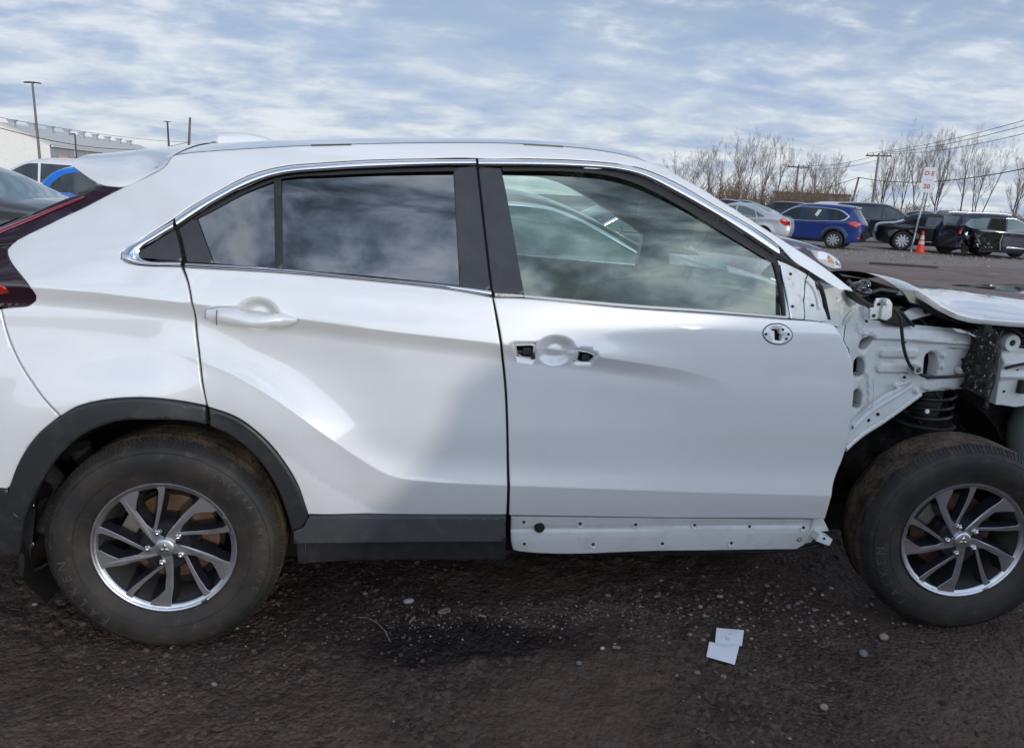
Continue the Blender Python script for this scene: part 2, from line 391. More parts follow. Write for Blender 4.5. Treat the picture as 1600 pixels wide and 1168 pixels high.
# ================================================================== the white crossover
MID = 0.88                                             # centre plane of the car; its right side faces the camera near y = 0
_zt = np.arange(.15, 1.9, .002)
_yt = np.interp(_zt, [.15, .25, .32, .42, .50, .565, .62, .75, .90, 1.0, 1.08, 1.16, 1.25, 1.9],
                     [.13, .075, .050, .022, .008, .002, .000, -.005, -.002, .002, .008, .020, .040, .040])
_k = np.exp(-.5*(np.arange(-12, 13)/4.0)**2); _k /= _k.sum(); _yt = np.convolve(np.pad(_yt, 12, mode='edge'), _k, 'valid')
def zbelt(x): return 1.243-.054*(x+.086)
_cl0 = [(40, 450), (150, 459), (300, 477), (465, 500), (620, 520), (780, 538), (930, 557), (1050, 575), (1120, 592), (1175, 622)]
CLX = np.array([at_y(*p, 0)[[0, 2]] for p in _cl0])
_lc0 = [(240, 548), (285, 556), (318, 567), (360, 584), (400, 605), (436, 627), (470, 651), (505, 677), (540, 702), (570, 722), (592, 735.5), (612, 744.5), (640, 750.5), (680, 754), (790, 759), (1040, 768), (1310, 776)]
LCX = np.array([at_y(*p, 0)[[0, 2]] for p in _lc0])
_lx = np.arange(LCX[0, 0], LCX[-1, 0], .004); _lz = np.interp(_lx, LCX[:, 0], LCX[:, 1]); _lk = np.exp(-.5*(np.arange(-8, 9)/3.5)**2); _lk /= _lk.sum(); _lz = np.convolve(np.pad(_lz, 8, mode='reflect', reflect_type='odd'), _lk, 'valid')
_ls = np.gradient(_lz, _lx)
def zchar(x): return np.interp(x, CLX[:, 0], CLX[:, 1])
BOWL_R, BOWL_F = (400.6, 492.5, 32, 24), (868.7, 548.5, 33, 24)
_bw = []
for cx, cy, rx, rz in (BOWL_R, BOWL_F):
    c = at_y(cx, cy, 0); _bw.append((c[0], c[2], rx/470, rz/470))
def S(x, z):
    x = np.asarray(x, float); z = np.asarray(z, float)
    y = np.interp(z, _zt, _yt)
    t = z-zbelt(x)
    y = y + .42*(np.sqrt((t-.01)**2+.0009)+(t-.01))/2
    y = y + 2.6*np.maximum(0, z-1.545)**2
    y = y + .16*np.maximum(0, -.30-x)**2 + 1.2*np.maximum(0, -.62-x)**2
    y = y + .16*np.maximum(0, .45-x)**2*smooth(1.12, 1.45, z)
    # character line: the metal turns under below it
    d = zchar(x)-z; A = .019*(1-smooth(1.35, 1.84, x))
    y = y + np.where(d > 0, A*np.sin(np.pi/2*np.clip(d/.056, 0, 1))*(1-smooth(.10, .36, d)), 0)
    y = y - .004*np.exp(-(np.maximum(-d, 0)/.04)**2)*(1-smooth(1.3, 1.84, x))*(d <= 0) - np.where(d > 0, .004*(1-smooth(1.3, 1.84, x))*(1-smooth(0, .05, d)), 0)
    # rear fender swell and the waist in the doors
    r = np.hypot(x-.0, z-.36)
    y = y - .014*(1-smooth(.48, .64, r))*smooth(.30, .5, z+.2)
    # ridge running off the fender swell along the foot of the doors: hollow above, turned under below
    d = (z-np.interp(x, _lx, _lz))/np.sqrt(1+np.interp(x, _lx, _ls)**2); f = smooth(-.02, .20, x)
    y = y + np.where(d > 0, f*.015*np.sin(np.pi/2*np.clip(d/.10, 0, 1))*(1-smooth(.10, .36, d)), f*.17*np.minimum(-d, .13))
    for cx, cz, rx, rz in _bw:
        e = np.sqrt(((x-cx)/rx)**2+((z-cz)/rz)**2)
        y = y + .026*(1-smooth(.35, 1.0, e))
    return y
def U(px, py, off=0.0, surf=S):
    y = off
    for _ in range(14):
        p = at_y(px, py, y); y = .5*y+.5*(float(surf(p[0], p[2]))+off)
    p = at_y(px, py, y); return (p[0], p[2])
def PX(pts, off=0.0, surf=S): return [U(a, b, off, surf) for a, b in pts]

hero = thing('white_crossover', 'white crossover with its front fender and mirror stripped off, filling the frame on bare mud', 'car')
GAP_RD_L = [(285, 416), (293, 441.5), (300, 477), (307, 522), (312, 565), (315.5, 596), (323, 633)]
GAP_B = [(771, 460), (777, 500), (784.5, 550), (790, 610), (793, 700), (794, 803)]
CH_OUT = [(1216, 384), (1171, 352.5), (1115, 320.6), (1059, 288), (1002, 264), (965, 257), (890, 251), (820, 249), (747, 249)]
CH_IN = [(1216, 401), (1171, 371), (1115, 335.6), (1059, 304), (1002.5, 275.6), (965, 266), (890, 260.6), (820, 259), (747.5, 259)]
CR_OUT = [(743, 248.5), (660, 249), (577, 251), (510, 255), (442.5, 261), (392, 274), (341, 299.7), (290.6, 329), (274, 341)]
CR_IN = [(744, 258), (680, 259), (625, 261), (520, 266), (432.5, 275), (380, 294), (327.5, 322), (278.5, 353.7)]
crease_pts = []
for xx in np.arange(-.5, 1.9, .012):
    for dz in (.003, -.001, -.004, -.028, -.056): crease_pts.append((xx, zchar(xx)+dz))
for k in range(0, len(_lx), 2):
    sl_ = math.sqrt(1+_ls[k]**2); nx_, nz_ = -_ls[k]/sl_, 1/sl_
    for dd_ in (.003, -.003): crease_pts.append((_lx[k]+nx_*dd_, _lz[k]+nz_*dd_))
for cx, cz, rx, rz in _bw:
    for rr in (1.04, .97, .9, .8, .7, .6, .5, .4, .3, .15):
        for a in np.linspace(0, 2*math.pi, 44 if rr > .5 else 26, endpoint=False): crease_pts.append((cx+rx*rr*math.cos(a), cz+rz*rr*math.sin(a)))
crease_pts = np.array(crease_pts)

# ---- rear quarter with roof rail and windshield pillar (one pressing)
Q1 = [(195, 292), (230, 276.5), (259, 259.5), (267, 247.5), (273, 242.5)]
DITCH = [(273, 242.5), (300, 239), (400, 232.2), (500, 227.2), (640, 224), (760, 223.6), (830, 225.8), (880, 229.2), (940, 236), (975, 242.5), (1011, 253)]
PIL = [(1011, 253), (1049, 271), (1084, 288.5), (1124, 313), (1225, 376.5), (1295, 423), (1332, 452)]
INN = [(1313, 452), (1291, 439.6), (1266, 424), (1241, 408)]
quarter = Q1+DITCH[1:]+PIL[1:]+INN+[(a, b-1.5) for a, b in CH_OUT]+[(743, 247)]+[(a-.5, b-1.2) for a, b in CR_OUT[1:]]+[(231, 367), (188.5, 394.5), (187.5, 405), (199, 411.2), (282, 417.5)]
quarter += [(a-1.6, b) for a, b in GAP_RD_L[1:]]+[(276, 625), (236, 621), (197, 621), (158, 625), (118, 635.5), (95, 649), (60, 610), (28.5, 560), (9, 510), (3, 483), (24, 480.5), (45, 478), (55.5, 470), (56, 462), (49.5, 452), (12, 398), (11.5, 390), (18.5, 382), (103, 339.5)]
rq = panel('rear_quarter_panel', PX(quarter), S, PAINT, hero, g=.016, step=.012, extra=crease_pts)
# ---- rear bumper, wrapping round the tail outside the frame
bump = [(1, 484), (6.5, 511), (25.5, 560), (57.5, 611), (91.5, 650.5), (59, 678), (31.5, 717.6), (16, 757), (11, 763), (-60, 757), (-200, 740), (-262, 700), (-262, 520), (-150, 486), (-40, 482)]
panel('rear_bumper', PX(bump), S, PAINT, hero, g=.022, extra=crease_pts, depth=.25)
lowb = [(11, 765), (-60, 759), (-200, 742), (-250, 742), (-235, 850), (-60, 866), (30, 866), (33, 840), (37, 814), (12, 793)]
panel('bumper_cladding', PX(lowb), S, CLAD, hero, g=.03, depth=.3)

# ---- wheel arch trim
fl_out = [(322, 635), (276, 626.2), (236, 622), (197, 622), (158, 626), (118, 636.5), (93, 651.5), (59, 679), (32, 718.5), (17, 757.5), (11, 791)]
fl_in = [(38, 813), (47, 788.5), (67, 749), (94.6, 709.7), (130, 678), (165.5, 661.7), (197, 655), (244, 654.6), (291.6, 656.5), (323, 662)]
def S_fl(x, z): return S(x, z)-.012
panel('wheel_arch_trim', PX(fl_out+fl_in), S_fl, CLAD, hero, g=.02, edge=.008, drop=.008, depth=.05)

# ---- rear door
RD = [(288, 418.5), (295, 441), (301.8, 477), (308.8, 522), (313.8, 565), (317.3, 596), (325, 635)]
RD += [(374, 653.6), (414, 685), (441, 716.6), (465, 756), (479, 795.5), (481.5, 803), (640, 803.5), (791, 804)]
RD += [(791.3, 700), (788.3, 610), (782.4, 550), (775, 500), (769, 465), (712.5, 454.5), (555, 437), (432.5, 426.5)]
rd = panel('rear_door', PX(RD), S, PAINT, hero, g=.012, step=.01, extra=crease_pts)
panel('door_arch_trim', PX([(328, 637), (374, 655), (414, 686.5), (441, 718), (465, 757.5), (479, 797), (482, 807), (474, 824), (458, 832), (445, 788.5), (429.5, 753), (402, 713.7), (366, 682), (329, 664.5)]), S_fl, CLAD, rd, g=.02, edge=.008, drop=.008, depth=.05)
def S_dc(x, z): return np.asarray(x)*0-.008+.16*(np.asarray(z)-.37)
panel('door_cladding', PX([(483, 807), (640, 807.5), (790.5, 807.5), (790.5, 847), (640, 848), (458.5, 850), (458.5, 831), (474, 824)], 0, S_dc), S_dc, CLAD, rd, g=.014, edge=.005, depth=.05)
panel('sill_cladding', PX([(462, 840), (640, 839), (790, 838), (790, 874.5), (536, 876.5), (465, 881)], 0, lambda x, z: np.asarray(x)*0+.035), lambda x, z: np.asarray(x)*0+.035+.25*np.maximum(0, .275-np.asarray(z)), BLACKP, hero, g=.02, depth=.06)
# window film, glass, trim of the rear door
def Sg(x, z):
    x = np.asarray(x, float); z = np.asarray(z, float); t = z-zbelt(x)
    return .050+.42*(t-.01)+.9*np.maximum(0, t-.20)**2*.4+2.6*np.maximum(0, z-1.545)**2+.10*np.maximum(0, .45-x)**2
def Sf(x, z): return S(x, z)+.003
panel('pillar_trim', PX([(709, 262), (744, 259.5), (752, 330), (766.5, 453), (718.5, 446.5), (713, 350)]), Sf, TRIMM, rd, g=.03, edge=.003)
panel('pillar_trim', PX([(279, 357), (306, 339), (333, 411.5), (291.5, 409.5), (284, 375)]), Sf, TRIMM, rd, g=.03, edge=.003)
panel('divider_bar', PX([(427.5, 279), (439, 277), (441.5, 420.5), (429.5, 419)]), lambda x, z: S(x, z)+.002, BLACKP, rd, g=.03, edge=.003)
ribbon('window_seal', PX([(709, 260.5), (625, 263), (520, 268), (432.5, 277.5), (380, 296.5), (327.5, 324.5), (300, 341)]), PX([(709, 267.5), (625, 269.5), (520, 274), (439, 280), (427, 284), (380, 303.5), (327.5, 332), (307, 342)]), Sf, SEAL, rd, bulge=.003)
panel('quarter_glass', PX([(308, 340), (330, 327), (380, 301), (427.5, 281.5), (429.5, 420), (334, 411.5)]), Sg, GLASS_DARK, rd, g=.05, edge=.001, drop=0, depth=.003)
panel('window_glass', PX([(440, 277), (520, 271), (625, 266.5), (709, 264.5), (714, 350), (719, 446.5), (560, 430), (441, 420)]), Sg, GLASS_DARK, rd, g=.05, edge=.001, drop=0, depth=.003)
ribbon('chrome_trim', PX(CR_OUT), PX(CR_IN), S, CHROME, rd, off=-.001, bulge=.009, n=6)
ribbon('belt_moulding', PX([(289.5, 410.5), (429, 418.5), (555, 431), (712.5, 446.5), (767, 453.5)]), PX([(290, 417), (432.5, 425), (555, 435.7), (712.5, 453), (768.5, 463)]), S, CHROME, rd, off=-.001, bulge=.006)
# quarter-panel corner of the window line
panel('corner_trim', PX([(272, 359), (245, 376), (219, 391), (215.5, 399), (219, 403), (283, 408), (278, 378)]), Sf, TRIMM, rq, g=.03, edge=.003)
ribbon('chrome_trim', PX([(271.5, 344), (231, 368.5), (190.5, 395), (190, 405), (200, 409.5), (283, 415.5)]), PX([(272, 356.5), (245, 373), (218.5, 391), (215, 399), (219, 403.5), (284, 408.8)]), S, CHROME, rq, off=-.001, bulge=.008, n=6)
# rear handle
hm = thing_none = None
def bar_handle(parent):
    ctr = [(325, 489), (347, 491), (372, 494), (400, 497), (430, 498), (452, 499.5), (464, 500)]
    hh = [6.5, 11.5, 12.5, 11.0, 10.5, 10, 3.5]; pr = [.006, .026, .034, .038, .036, .026, .008]; mb = MB(); rows = []
    CT = resample([(a, b) for a, b in ctr], 6, False, 90); tt = np.linspace(0, 1, len(CT)); hs = np.interp(tt, np.linspace(0, 1, 7), hh); ps = np.interp(tt, np.linspace(0, 1, 7), pr)
    for (a, b), h, p in zip(CT, hs, ps):
        row = []
        for k in range(11):
            an = math.pi*k/10; x, z = U(a, b-h*math.cos(an)*1.0)
            bow = math.sin(an)**.6 if 0 < k < 10 else 0
            y0 = float(S(*U(325, 489))) ; row.append((x, min(.012, float(S(x, z)))-p*bow+.002, z))
        rows.append(row)
    mb.grid(rows); mb.grid([[(x, y+.012, z) for x, y, z in (r[0], r[-1])] for r in rows])
    h = mb.build('door_handle', PAINT, parent, smooth=60)
    c = MB(); q = [U(345.5, 480), U(346.8, 502)]
    c.tube([(q[0][0], -.022, q[0][1]), (sum(p[0] for p in q)/2, -.0275, sum(p[1] for p in q)/2), (q[1][0], -.020, q[1][1])], .0012, 5)
    c.build('handle_seam', SEAL, parent)
    return h
bar_handle(rd)
ribbon('handle_bezel', PX([(320, 490), (324, 480), (348, 477.5), (372, 477.5)]), PX([(323, 490), (326.5, 482.5), (348, 480), (372, 480)]), S, PRIMER, rd, off=-.001, bulge=.003)

# ---- front door
FD = [(771.8, 465.5), (778.6, 500), (786.4, 550), (792.2, 610), (795.2, 700), (796, 804.5), (1058, 808.6), (1278, 810.2), (1289, 811), (1301, 763), (1318.6, 711), (1331, 645), (1334.5, 610), (1334, 584), (1328.5, 556), (1318, 531.5), (1303.5, 508.5), (1297, 506), (1231, 499.5), (1115, 490.5), (980, 481.5), (818.7, 466.5)]
esc_l = [(801, 537), (818, 536.5), (838, 535.5), (835, 561), (808, 557)]
esc_r = [(899.5, 545), (918, 548), (934, 554), (923, 566), (896, 565)]
tslot = [(1205, 514), (1217, 514.6), (1218, 521.5), (1221, 522.5), (1220.5, 532.5), (1210, 531.5), (1209.6, 516.8), (1205.6, 516.5)]
fd = panel('front_door', PX(FD), S, PAINT, hero, g=.012, step=.01, extra=crease_pts, holes=[PX(esc_l), PX(esc_r), PX(tslot)])
# what the removed handle left
for e in (esc_l, esc_r):
    c = np.mean(e, 0); big = [tuple(c+(np.array(p)-c)*1.22) for p in e]; sm = [tuple(c+(np.array(p)-c)*.74) for p in e]
    P1 = PX(e); ribbon('handle_escutcheon', P1+[P1[0]], PX(sm, .012)+[PX(sm, .012)[0]], lambda x, z: S(x, z), PRIMER, fd, off=.004, bulge=-.004, n=3)
    bk = panel('handle_cavity', PX(big, .03), lambda x, z: S(x, z)+.03, DARK, fd, g=.02, depth=.002)
mb = MB()
for (a, b, w, h) in ((823, 548, .028, .022), (812, 549, .016, .012), (833, 553, .012, .03)):
    q = at_y(a, b, .024); mb.box(q, (w, .02, h))
mb.build('latch_lever', BLACKP, fd, bevel=.003)
mb = MB()
for (a, b, w, h) in ((914, 558, .026, .020), (903, 555, .008, .02)):
    q = at_y(a, b, .022); mb.box(q, (w, .02, h), Matrix.Rotation(.1, 3, 'Y'))
mb.build('latch_peg', BLACKP, fd, bevel=.003)
# oval plate of the removed mirror
oc = U(1215, 521.8); th = np.linspace(0, 2*math.pi, 40, endpoint=False)
def ell(rx, rz): return [(oc[0]+rx*math.cos(a), oc[1]+rz*math.sin(a)-.06*rx*math.cos(a)) for a in th]
panel('mirror_plate', ell(.048, .031), lambda x, z: S(x, z)-.0035, PAINT, fd, g=.02, holes=[PX(tslot)], step=.006, edge=.003, drop=.002, depth=.003)
ribbon('plate_gasket', ell(.0515, .0345)+[ell(.0515, .0345)[0]], ell(.0485, .0315)+[ell(.0485, .0315)[0]], S, TRIMM, fd, off=-.0006, bulge=.0006, n=2)
panel('slot_cavity', PX([(1200, 510), (1226, 510), (1226, 537), (1200, 537)]), lambda x, z: S(x, z)+.03, DARK, fd, g=.02, depth=.002)
for a, b in ((1196, 521.5), (1222.5, 514.5), (1231, 521.8), (1227.8, 528.7)):
    q = U(a, b); mb = MB(); mb.lathe([(.0001, -.0052), (.0042, -.005), (.0042, .002)], (q[0], float(S(*q)), q[1]), 12); mb.build('screw_hole', SEAL, fd, smooth=40)
panel('pillar_trim', PX([(747.8, 260.6), (783, 263), (789, 290), (800, 350), (819.5, 461), (770.5, 457)]), Sf, TRIMM, fd, g=.03, edge=.003)
ribbon('window_seal', PX([(783, 261), (890, 262), (965, 267.7), (1002.5, 277.3), (1059, 306), (1115, 338), (1171, 373.5), (1214, 403)]), PX([(786, 267.5), (890, 268.3), (950, 274), (995, 287), (1059, 319.5), (1115, 354), (1171, 388.5), (1210, 412)]), Sf, SEAL, fd, bulge=.003)
ribbon('window_seal', PX([(1214, 404), (1219, 426), (1228, 494)]), PX([(1209, 412), (1214, 430), (1223.5, 494)]), Sf, SEAL, fd, bulge=.003)
panel('window_glass', PX([(784, 264), (890, 265), (950, 270), (995, 283), (1059, 315), (1115, 350), (1171, 384.5), (1212, 410), (1218, 430), (1226.5, 497), (980, 477.5), (819, 463)]), Sg, GLASS_CLEAR, fd, g=.05, edge=.001, drop=0, depth=.003)
ribbon('chrome_trim', PX(CH_OUT), PX(CH_IN), S, CHROME, fd, off=-.001, bulge=.009, n=6)
ribbon('belt_moulding', PX([(819, 461), (980, 475.3), (1115, 484.5), (1228, 493.8)]), PX([(818.7, 465), (980, 480), (1115, 488.8), (1230, 497.8)]), S, PAINT, fd, off=-.001, bulge=.006)
ribbon('torn_belt_strip', PX([(773, 458), (800, 459.5), (818, 461)]), PX([(773.5, 463.5), (800, 464), (818, 464.3)]), S, mat('chalky_adhesive', (.62, .60, .55), .9, 0, 0, .3, (60, (.25, .2, .15), .52, .7), (200, .6, .003)), fd, off=-.001, bulge=.003)
# stripped mirror corner: bare white metal with pressings
sail = [(1217, 407), (1240, 417), (1264, 430.5), (1275, 440), (1282, 466), (1296, 501), (1296, 504), (1230, 497), (1224, 440)]
_sl = [U(1236, 442), U(1250, 470), U(1260, 475), U(1240, 480)]
def S_sail(x, z):
    y = S(x, z)+.006
    for (cx, cz), r in zip(_sl, (.016, .02, .03, .014)):
        e = np.hypot(x-cx, z-cz); y = y+.006*(1-smooth(r*.55, r, e))
    return y
sp = panel('mirror_corner', PX(sail), S_sail, PRIMER, fd, g=.008, step=.01, depth=.02)
for a, b in ((1236.5, 428.3), (1241, 479.5), (1271.5, 477.5), (1279, 447)):
    q = U(a, b); mb = MB(); mb.lathe([(.0001, -.003), (.0048, -.0026), (.0048, .004)], (q[0], float(S_sail(np.array([q[0]]), np.array([q[1]]))[0]), q[1]), 12); mb.build('bolt_hole', SEAL, fd, smooth=40)
ribbon('pressed_flange', PX([(1262, 432), (1274, 446), (1281, 466), (1284, 482)]), PX([(1258, 437), (1269, 449), (1276, 467), (1278, 482)]), S_sail, PRIMER, fd, off=-.004, bulge=.006)
ribbon('seam_wire', PX([(1266, 425), (1259, 437), (1258, 460), (1258.5, 487), (1257, 502)]), PX([(1268, 425), (1261, 437), (1259.2, 460), (1259.7, 487), (1258.2, 502)]), S_sail, TRIMM, fd, off=-.001, bulge=.001, n=2)
ribbon('glass_run', PX([(1219, 414), (1224, 440), (1233, 485), (1235, 497)]), PX([(1223, 414), (1228, 440), (1236, 482), (1239, 497)]), S, CHROME, fd, off=.003, bulge=.004)
ribbon('door_seal', PX([(1277, 437), (1288, 447), (1292, 462), (1297, 485), (1300, 499)]), PX([(1279, 446), (1284, 452), (1288.5, 466), (1292, 488), (1296, 500)]), S, SEAL, hero, off=.008, bulge=.008)
ribbon('pillar_seal', PX([(1212, 391), (1240, 411), (1262, 424.5), (1276, 436)]), PX([(1214, 397), (1240, 415), (1262, 430), (1276, 442)]), S, SEAL, hero, off=.012, bulge=.002)

# dark jambs behind the shut lines
def jamb(line, w, off=.02):
    A = [(a-w, b) for a, b in line]; B = [(a+w, b) for a, b in line]
    ribbon('door_jamb', PX(A), PX(B), S, SEAL, hero, off=off, bulge=0, n=2)
jamb(GAP_RD_L, 10); jamb([(744, 246), (745, 262), (755, 340), (770, 460)]+GAP_B[1:], 12)
jamb([(3, 484), (8, 510), (27, 560), (60, 610), (94, 651)], 9)
ribbon('roof_ditch', PX([(a, b-1.2) for a, b in DITCH]), PX([(a, b+3) for a, b in DITCH]), S, SEAL, hero, off=.010, bulge=0, n=2)

# ---- inner sill laid bare under the front door
def S_sill(x, z):
    y = S(x, z)+.028
    zr = np.interp(x, [1.0, 2.2], [.365, .385])
    y = y-.010*smooth(.010, -.004, z-zr)+.004*smooth(.03, .0, np.abs(z-zr))
    return y
SILL = [(799, 808.3), (1040, 811), (1273, 813.5), (1266, 832), (1256, 850), (1244, 857), (1040, 859.5), (812, 860.5), (802, 858), (799, 848)]
sl_h = [(a, b) for a, b in ((819, 816), (907, 818.5), (994, 820), (1086.5, 821), (1172, 823), (1255.5, 823.5), (819, 848), (926.5, 848.5), (1034.5, 847.5), (1142, 846.5))]
sill = panel('bare_sill_panel', PX(SILL, .022), S_sill, PRIMER, hero, g=.01, step=.01, depth=.05)
for k, (a, b) in enumerate(sl_h):
    q = U(a, b, .022); y = float(S_sill(np.array([q[0]]), np.array([q[1]]))[0]); mb = MB(); mb.lathe([(.0001, -.0022), (.0052, -.002), (.0052, .004)], (q[0], y, q[1]), 12); mb.build('clip_hole', SEAL, sill, smooth=40)
    if k not in (0, 6):
        mb = MB(); mb.lathe([(.008, -.001), (.011, -.0028), (.0135, -.001)], (q[0], y, q[1]-.003), 20, a0=math.pi*.95, a1=math.pi*2.05); mb.build('pressed_lug', PRIMER, sill, smooth=60)
q = U(843, 824, .022); mb = MB(); mb.lathe([(.0001, -.012), (.0155, -.012), (.0175, -.009), (.0175, .006)], (q[0], float(S_sill(np.array([q[0]]), np.array([q[1]]))[0]), q[1]), 24); mb.build('rubber_plug', SEAL, sill, smooth=40)
q = U(1248, 841.5, .022); mb = MB(); mb.lathe([(.006, -.002), (.008, -.003), (.009, .0)], (q[0], float(S_sill(np.array([q[0]]), np.array([q[1]]))[0]), q[1]), 20); mb.build('drain_ring', SEAL, sill, smooth=40)
panel('pinch_weld', PX([(800, 861), (1040, 861), (1262, 858), (1290, 850), (1290, 856), (1240, 864), (800, 868)], .05), lambda x, z: S(x, z)+.06, BLACKP, hero, g=.04)
def S_fs(x, z): return S(x, z)+.012
fs = panel('sill_end', PX([(1276, 813), (1290, 813.5), (1296, 826), (1299, 832), (1283, 833), (1270, 850), (1258, 852), (1268, 832)]), S_fs, PRIMER, hero, g=.01, edge=.004, depth=.05)
mb = MB(); c = at_y(1283, 839, .05); mb.box(c, (.055, .05, .028), Matrix.Rotation(.35, 3, 'Y')); mb.build('jack_bracket', PRIMER, hero, bevel=.005)
mb = MB(); q = at_y(1288, 841, .022); mb.lathe([(.0001, -.002), (.004, -.002), (.004, .004)], q, 10); mb.build('bracket_hole', SEAL, hero, smooth=40)

# ---- roof, spoiler, fin
def P3(px, py, y): return at_y(px, py, y)
dit = resample(PX(DITCH), .04, False, 60)
RC = np.array([at_y(a, b, .80) for a, b in ((113, 251), (123, 246.5), (180, 238), (249, 232), (290, 228.4), (340, 225.2), (442, 220.5), (577, 217.5), (700, 217.3), (800, 219.3), (880, 223.5), (940, 231), (990, 242), (1020, 251))])
def zroof(x): return float(np.interp(x, RC[:, 0], RC[:, 2]))
mb = MB(); rows = []
for x, z in [(dit[0][0]-.03, dit[0][1]-.003)]+list(dit):
    y0 = float(S(x, z)); row = []; crown = max(.012, zroof(x)-z)
    f = smooth(1.62, 1.30, x)
    for k in range(25):
        t = k/24; y = y0+.006+(2*MID-2*y0-.012)*t; u = 2*t-1
        row.append((x, y, z+crown*(1-abs(u)**2.2)-(.004 if x < dit[0][0] else 0)))
    rows.append(row)
mb.grid(rows)
roof = mb.build('roof', PAINT, hero, smooth=60)
for pts in ([(486, 227.6), (549, 226.2)], [(818, 226), (880, 229.5)]):
    q = [U(*p) for p in pts]; mb = MB(); ps = [(x, float(S(x, z))-.001, z+.001) for x, z in resample(q, .03, False)]; mb.tube(ps, .0022, 6); mb.build('roof_rack_cover', TRIMM, hero)
# spoiler
low = resample(PX([(112, 258), (133, 273.5), (159, 288.6), (176, 291.3), (194, 291.6), (229, 275.3), (258, 258.5), (265.5, 247.3), (271, 243.2)]), .015, False, 50)
topl = [P3(a, b, .80) for a, b in ((113, 251.5), (123, 247), (180, 238.5), (249, 232.5), (290, 228.2), (340, 226))]
tx = [p[0] for p in topl]; tz = [p[2] for p in topl]
mb = MB(); rows = []
sx = np.linspace(low[0][0]+.001, low[-1][0], 40)
order = np.argsort(low[:, 0]); lz = np.interp(sx, low[order, 0], low[order, 1])
for x, zl in zip(sx, lz):
    y0 = float(S(x, zl)); e = float(smooth(-.36, -.20, x)); yy0 = y0
    zc = zroof(x); zr = zl+(zc-.025-zl)*(1 if True else 0); yr = yy0+.30
    half = [(yy0+.03, zl-.012), (yy0, zl)]
    for t in np.linspace(.08, 1, 9): half.append((yy0+(yr-yy0)*(1-math.cos(t*math.pi/2)), zl+(zr-zl)*math.sin(t*math.pi/2)))
    for t in np.linspace(.1, 1, 9): half.append((yr+(MID-yr)*t, zr+.026*(1-(1-t)**2)))
    bl = float(smooth(sx[-1]-.16, sx[-1]-.01, x))
    half = half[:2]+[(y, z*(1-bl)+bl*(zl+(zc-zl)*(1-abs(min(1, abs((y-MID)/(MID-y0))))**2.2)+.002)) for y, z in half[2:]]
    row = [(x, y, z) for y, z in half]+[(x, 2*MID-y, z) for y, z in half[::-1][1:]]
    rows.append(row)
mb.grid(rows); mb.face([mb.vert(p) for p in rows[0]])
mb.build('spoiler', PAINT, hero, smooth=50)
mb = MB(); rows = []                                     # underside
for x, zl in zip(sx[::3], lz[::3]):
    y0 = float(S(x, zl))+.05; rows.append([(x, y0, zl-.012), (x, MID, zl-.02), (x, 2*MID-y0, zl-.012)])
mb.grid(rows); mb.build('spoiler_underside', BLACKP, hero, smooth=50)
mb = MB(); fin = [(344.5, 208), (352, 206.8), (370, 206.5), (395, 209), (418, 215), (432, 221), (345, 226)]
FP = [P3(a, b, MID) for a, b in fin]; rows = []
px_ = np.linspace(0, 1, 12); base = np.linspace(FP[0][0]-.003, FP[5][0]+.06, 14)
ztop = np.interp(base, [p[0] for p in FP[:6]]+[FP[5][0]+.06], [p[2] for p in FP[:6]]+[FP[5][2]-.02])
for x, z in zip(base, ztop):
    w = .032*math.sqrt(max(.02, 1-((x-base[0])/(base[-1]-base[0]))**1.5)); row = []
    for k in range(13):
        a = math.pi*k/12; row.append((x, MID-w*math.cos(a), 1.60+(z-1.60)*math.sin(a)**.55 if 0 < k < 12 else 1.58))
    rows.append(row)
mb.grid(rows); mb.face([mb.vert(p) for p in rows[0]]); mb.build('antenna_fin', PAINT, hero, smooth=50)

# ---- tail: lamps, rear glass, tailgate
lamp_up = [(193, 293.6), (159, 291), (130, 302), (103, 310), (50, 332), (0, 354), (-60, 380)]
lamp_lo = [(193.5, 294.5), (160, 310), (103, 339), (60, 360), (18, 381.5), (0, 384), (-60, 392)]
def S_l(x, z): return S(x, z)+.006
lb = panel('tail_lamp', PX(lamp_up+lamp_lo[::-1]), S_l, LAMPD, hero, g=.02, depth=.12)
ribbon('lamp_stripe', PX([(131, 305.5), (100, 317), (50, 337), (0, 357), (-60, 384)]), PX([(133, 309), (100, 322.5), (50, 343.5), (0, 364), (-60, 392)]), S_l, LAMPR, lb, off=-.003, bulge=.004)
ribbon('lamp_edge', PX([(185, 298), (133, 324), (103, 337.5), (60, 358.5), (25, 376)]), PX([(188, 299), (136, 325.5), (106, 339), (63, 360), (28, 377.5)]), S_l, PRIMER, lb, off=-.002, bulge=.002)
lc = panel('lamp_cluster', PX([(-80, 386), (0, 385.5), (17, 383), (11, 390.5), (11, 398.5), (48.5, 452.5), (55, 462), (54.8, 469.5), (44, 477), (24, 479.3), (0, 480.5), (-80, 482)]), S_l, LAMPD, hero, g=.02, depth=.1)
panel('lamp_reflector', PX([(-30, 440), (0, 445), (8, 451), (12.5, 458), (0, 459.5), (-30, 460)]), lambda x, z: S(x, z)+.003, LAMPB, lc, g=.02, depth=.003)
mb = MB(); rows = []                                     # rear window under the spoiler, curved across
for (a, b) in ((190, 293), (159, 291), (128, 300), (104, 309)):
    p = U(a, b, .02); y0 = float(S(*p))+.02; row = []
    for k in range(13):
        t = k/12; u = 2*t-1; row.append((p[0]-.10*(1-u*u), y0+(2*MID-2*y0)*t, p[1]+.004))
    rows.append(row)
up = [(x+.16, y, min(z+.11, 1.50)) for x, y, z in rows[1]]
mb.grid([up]+rows); mb.build('rear_window', GLASS_DARK, hero, smooth=80)
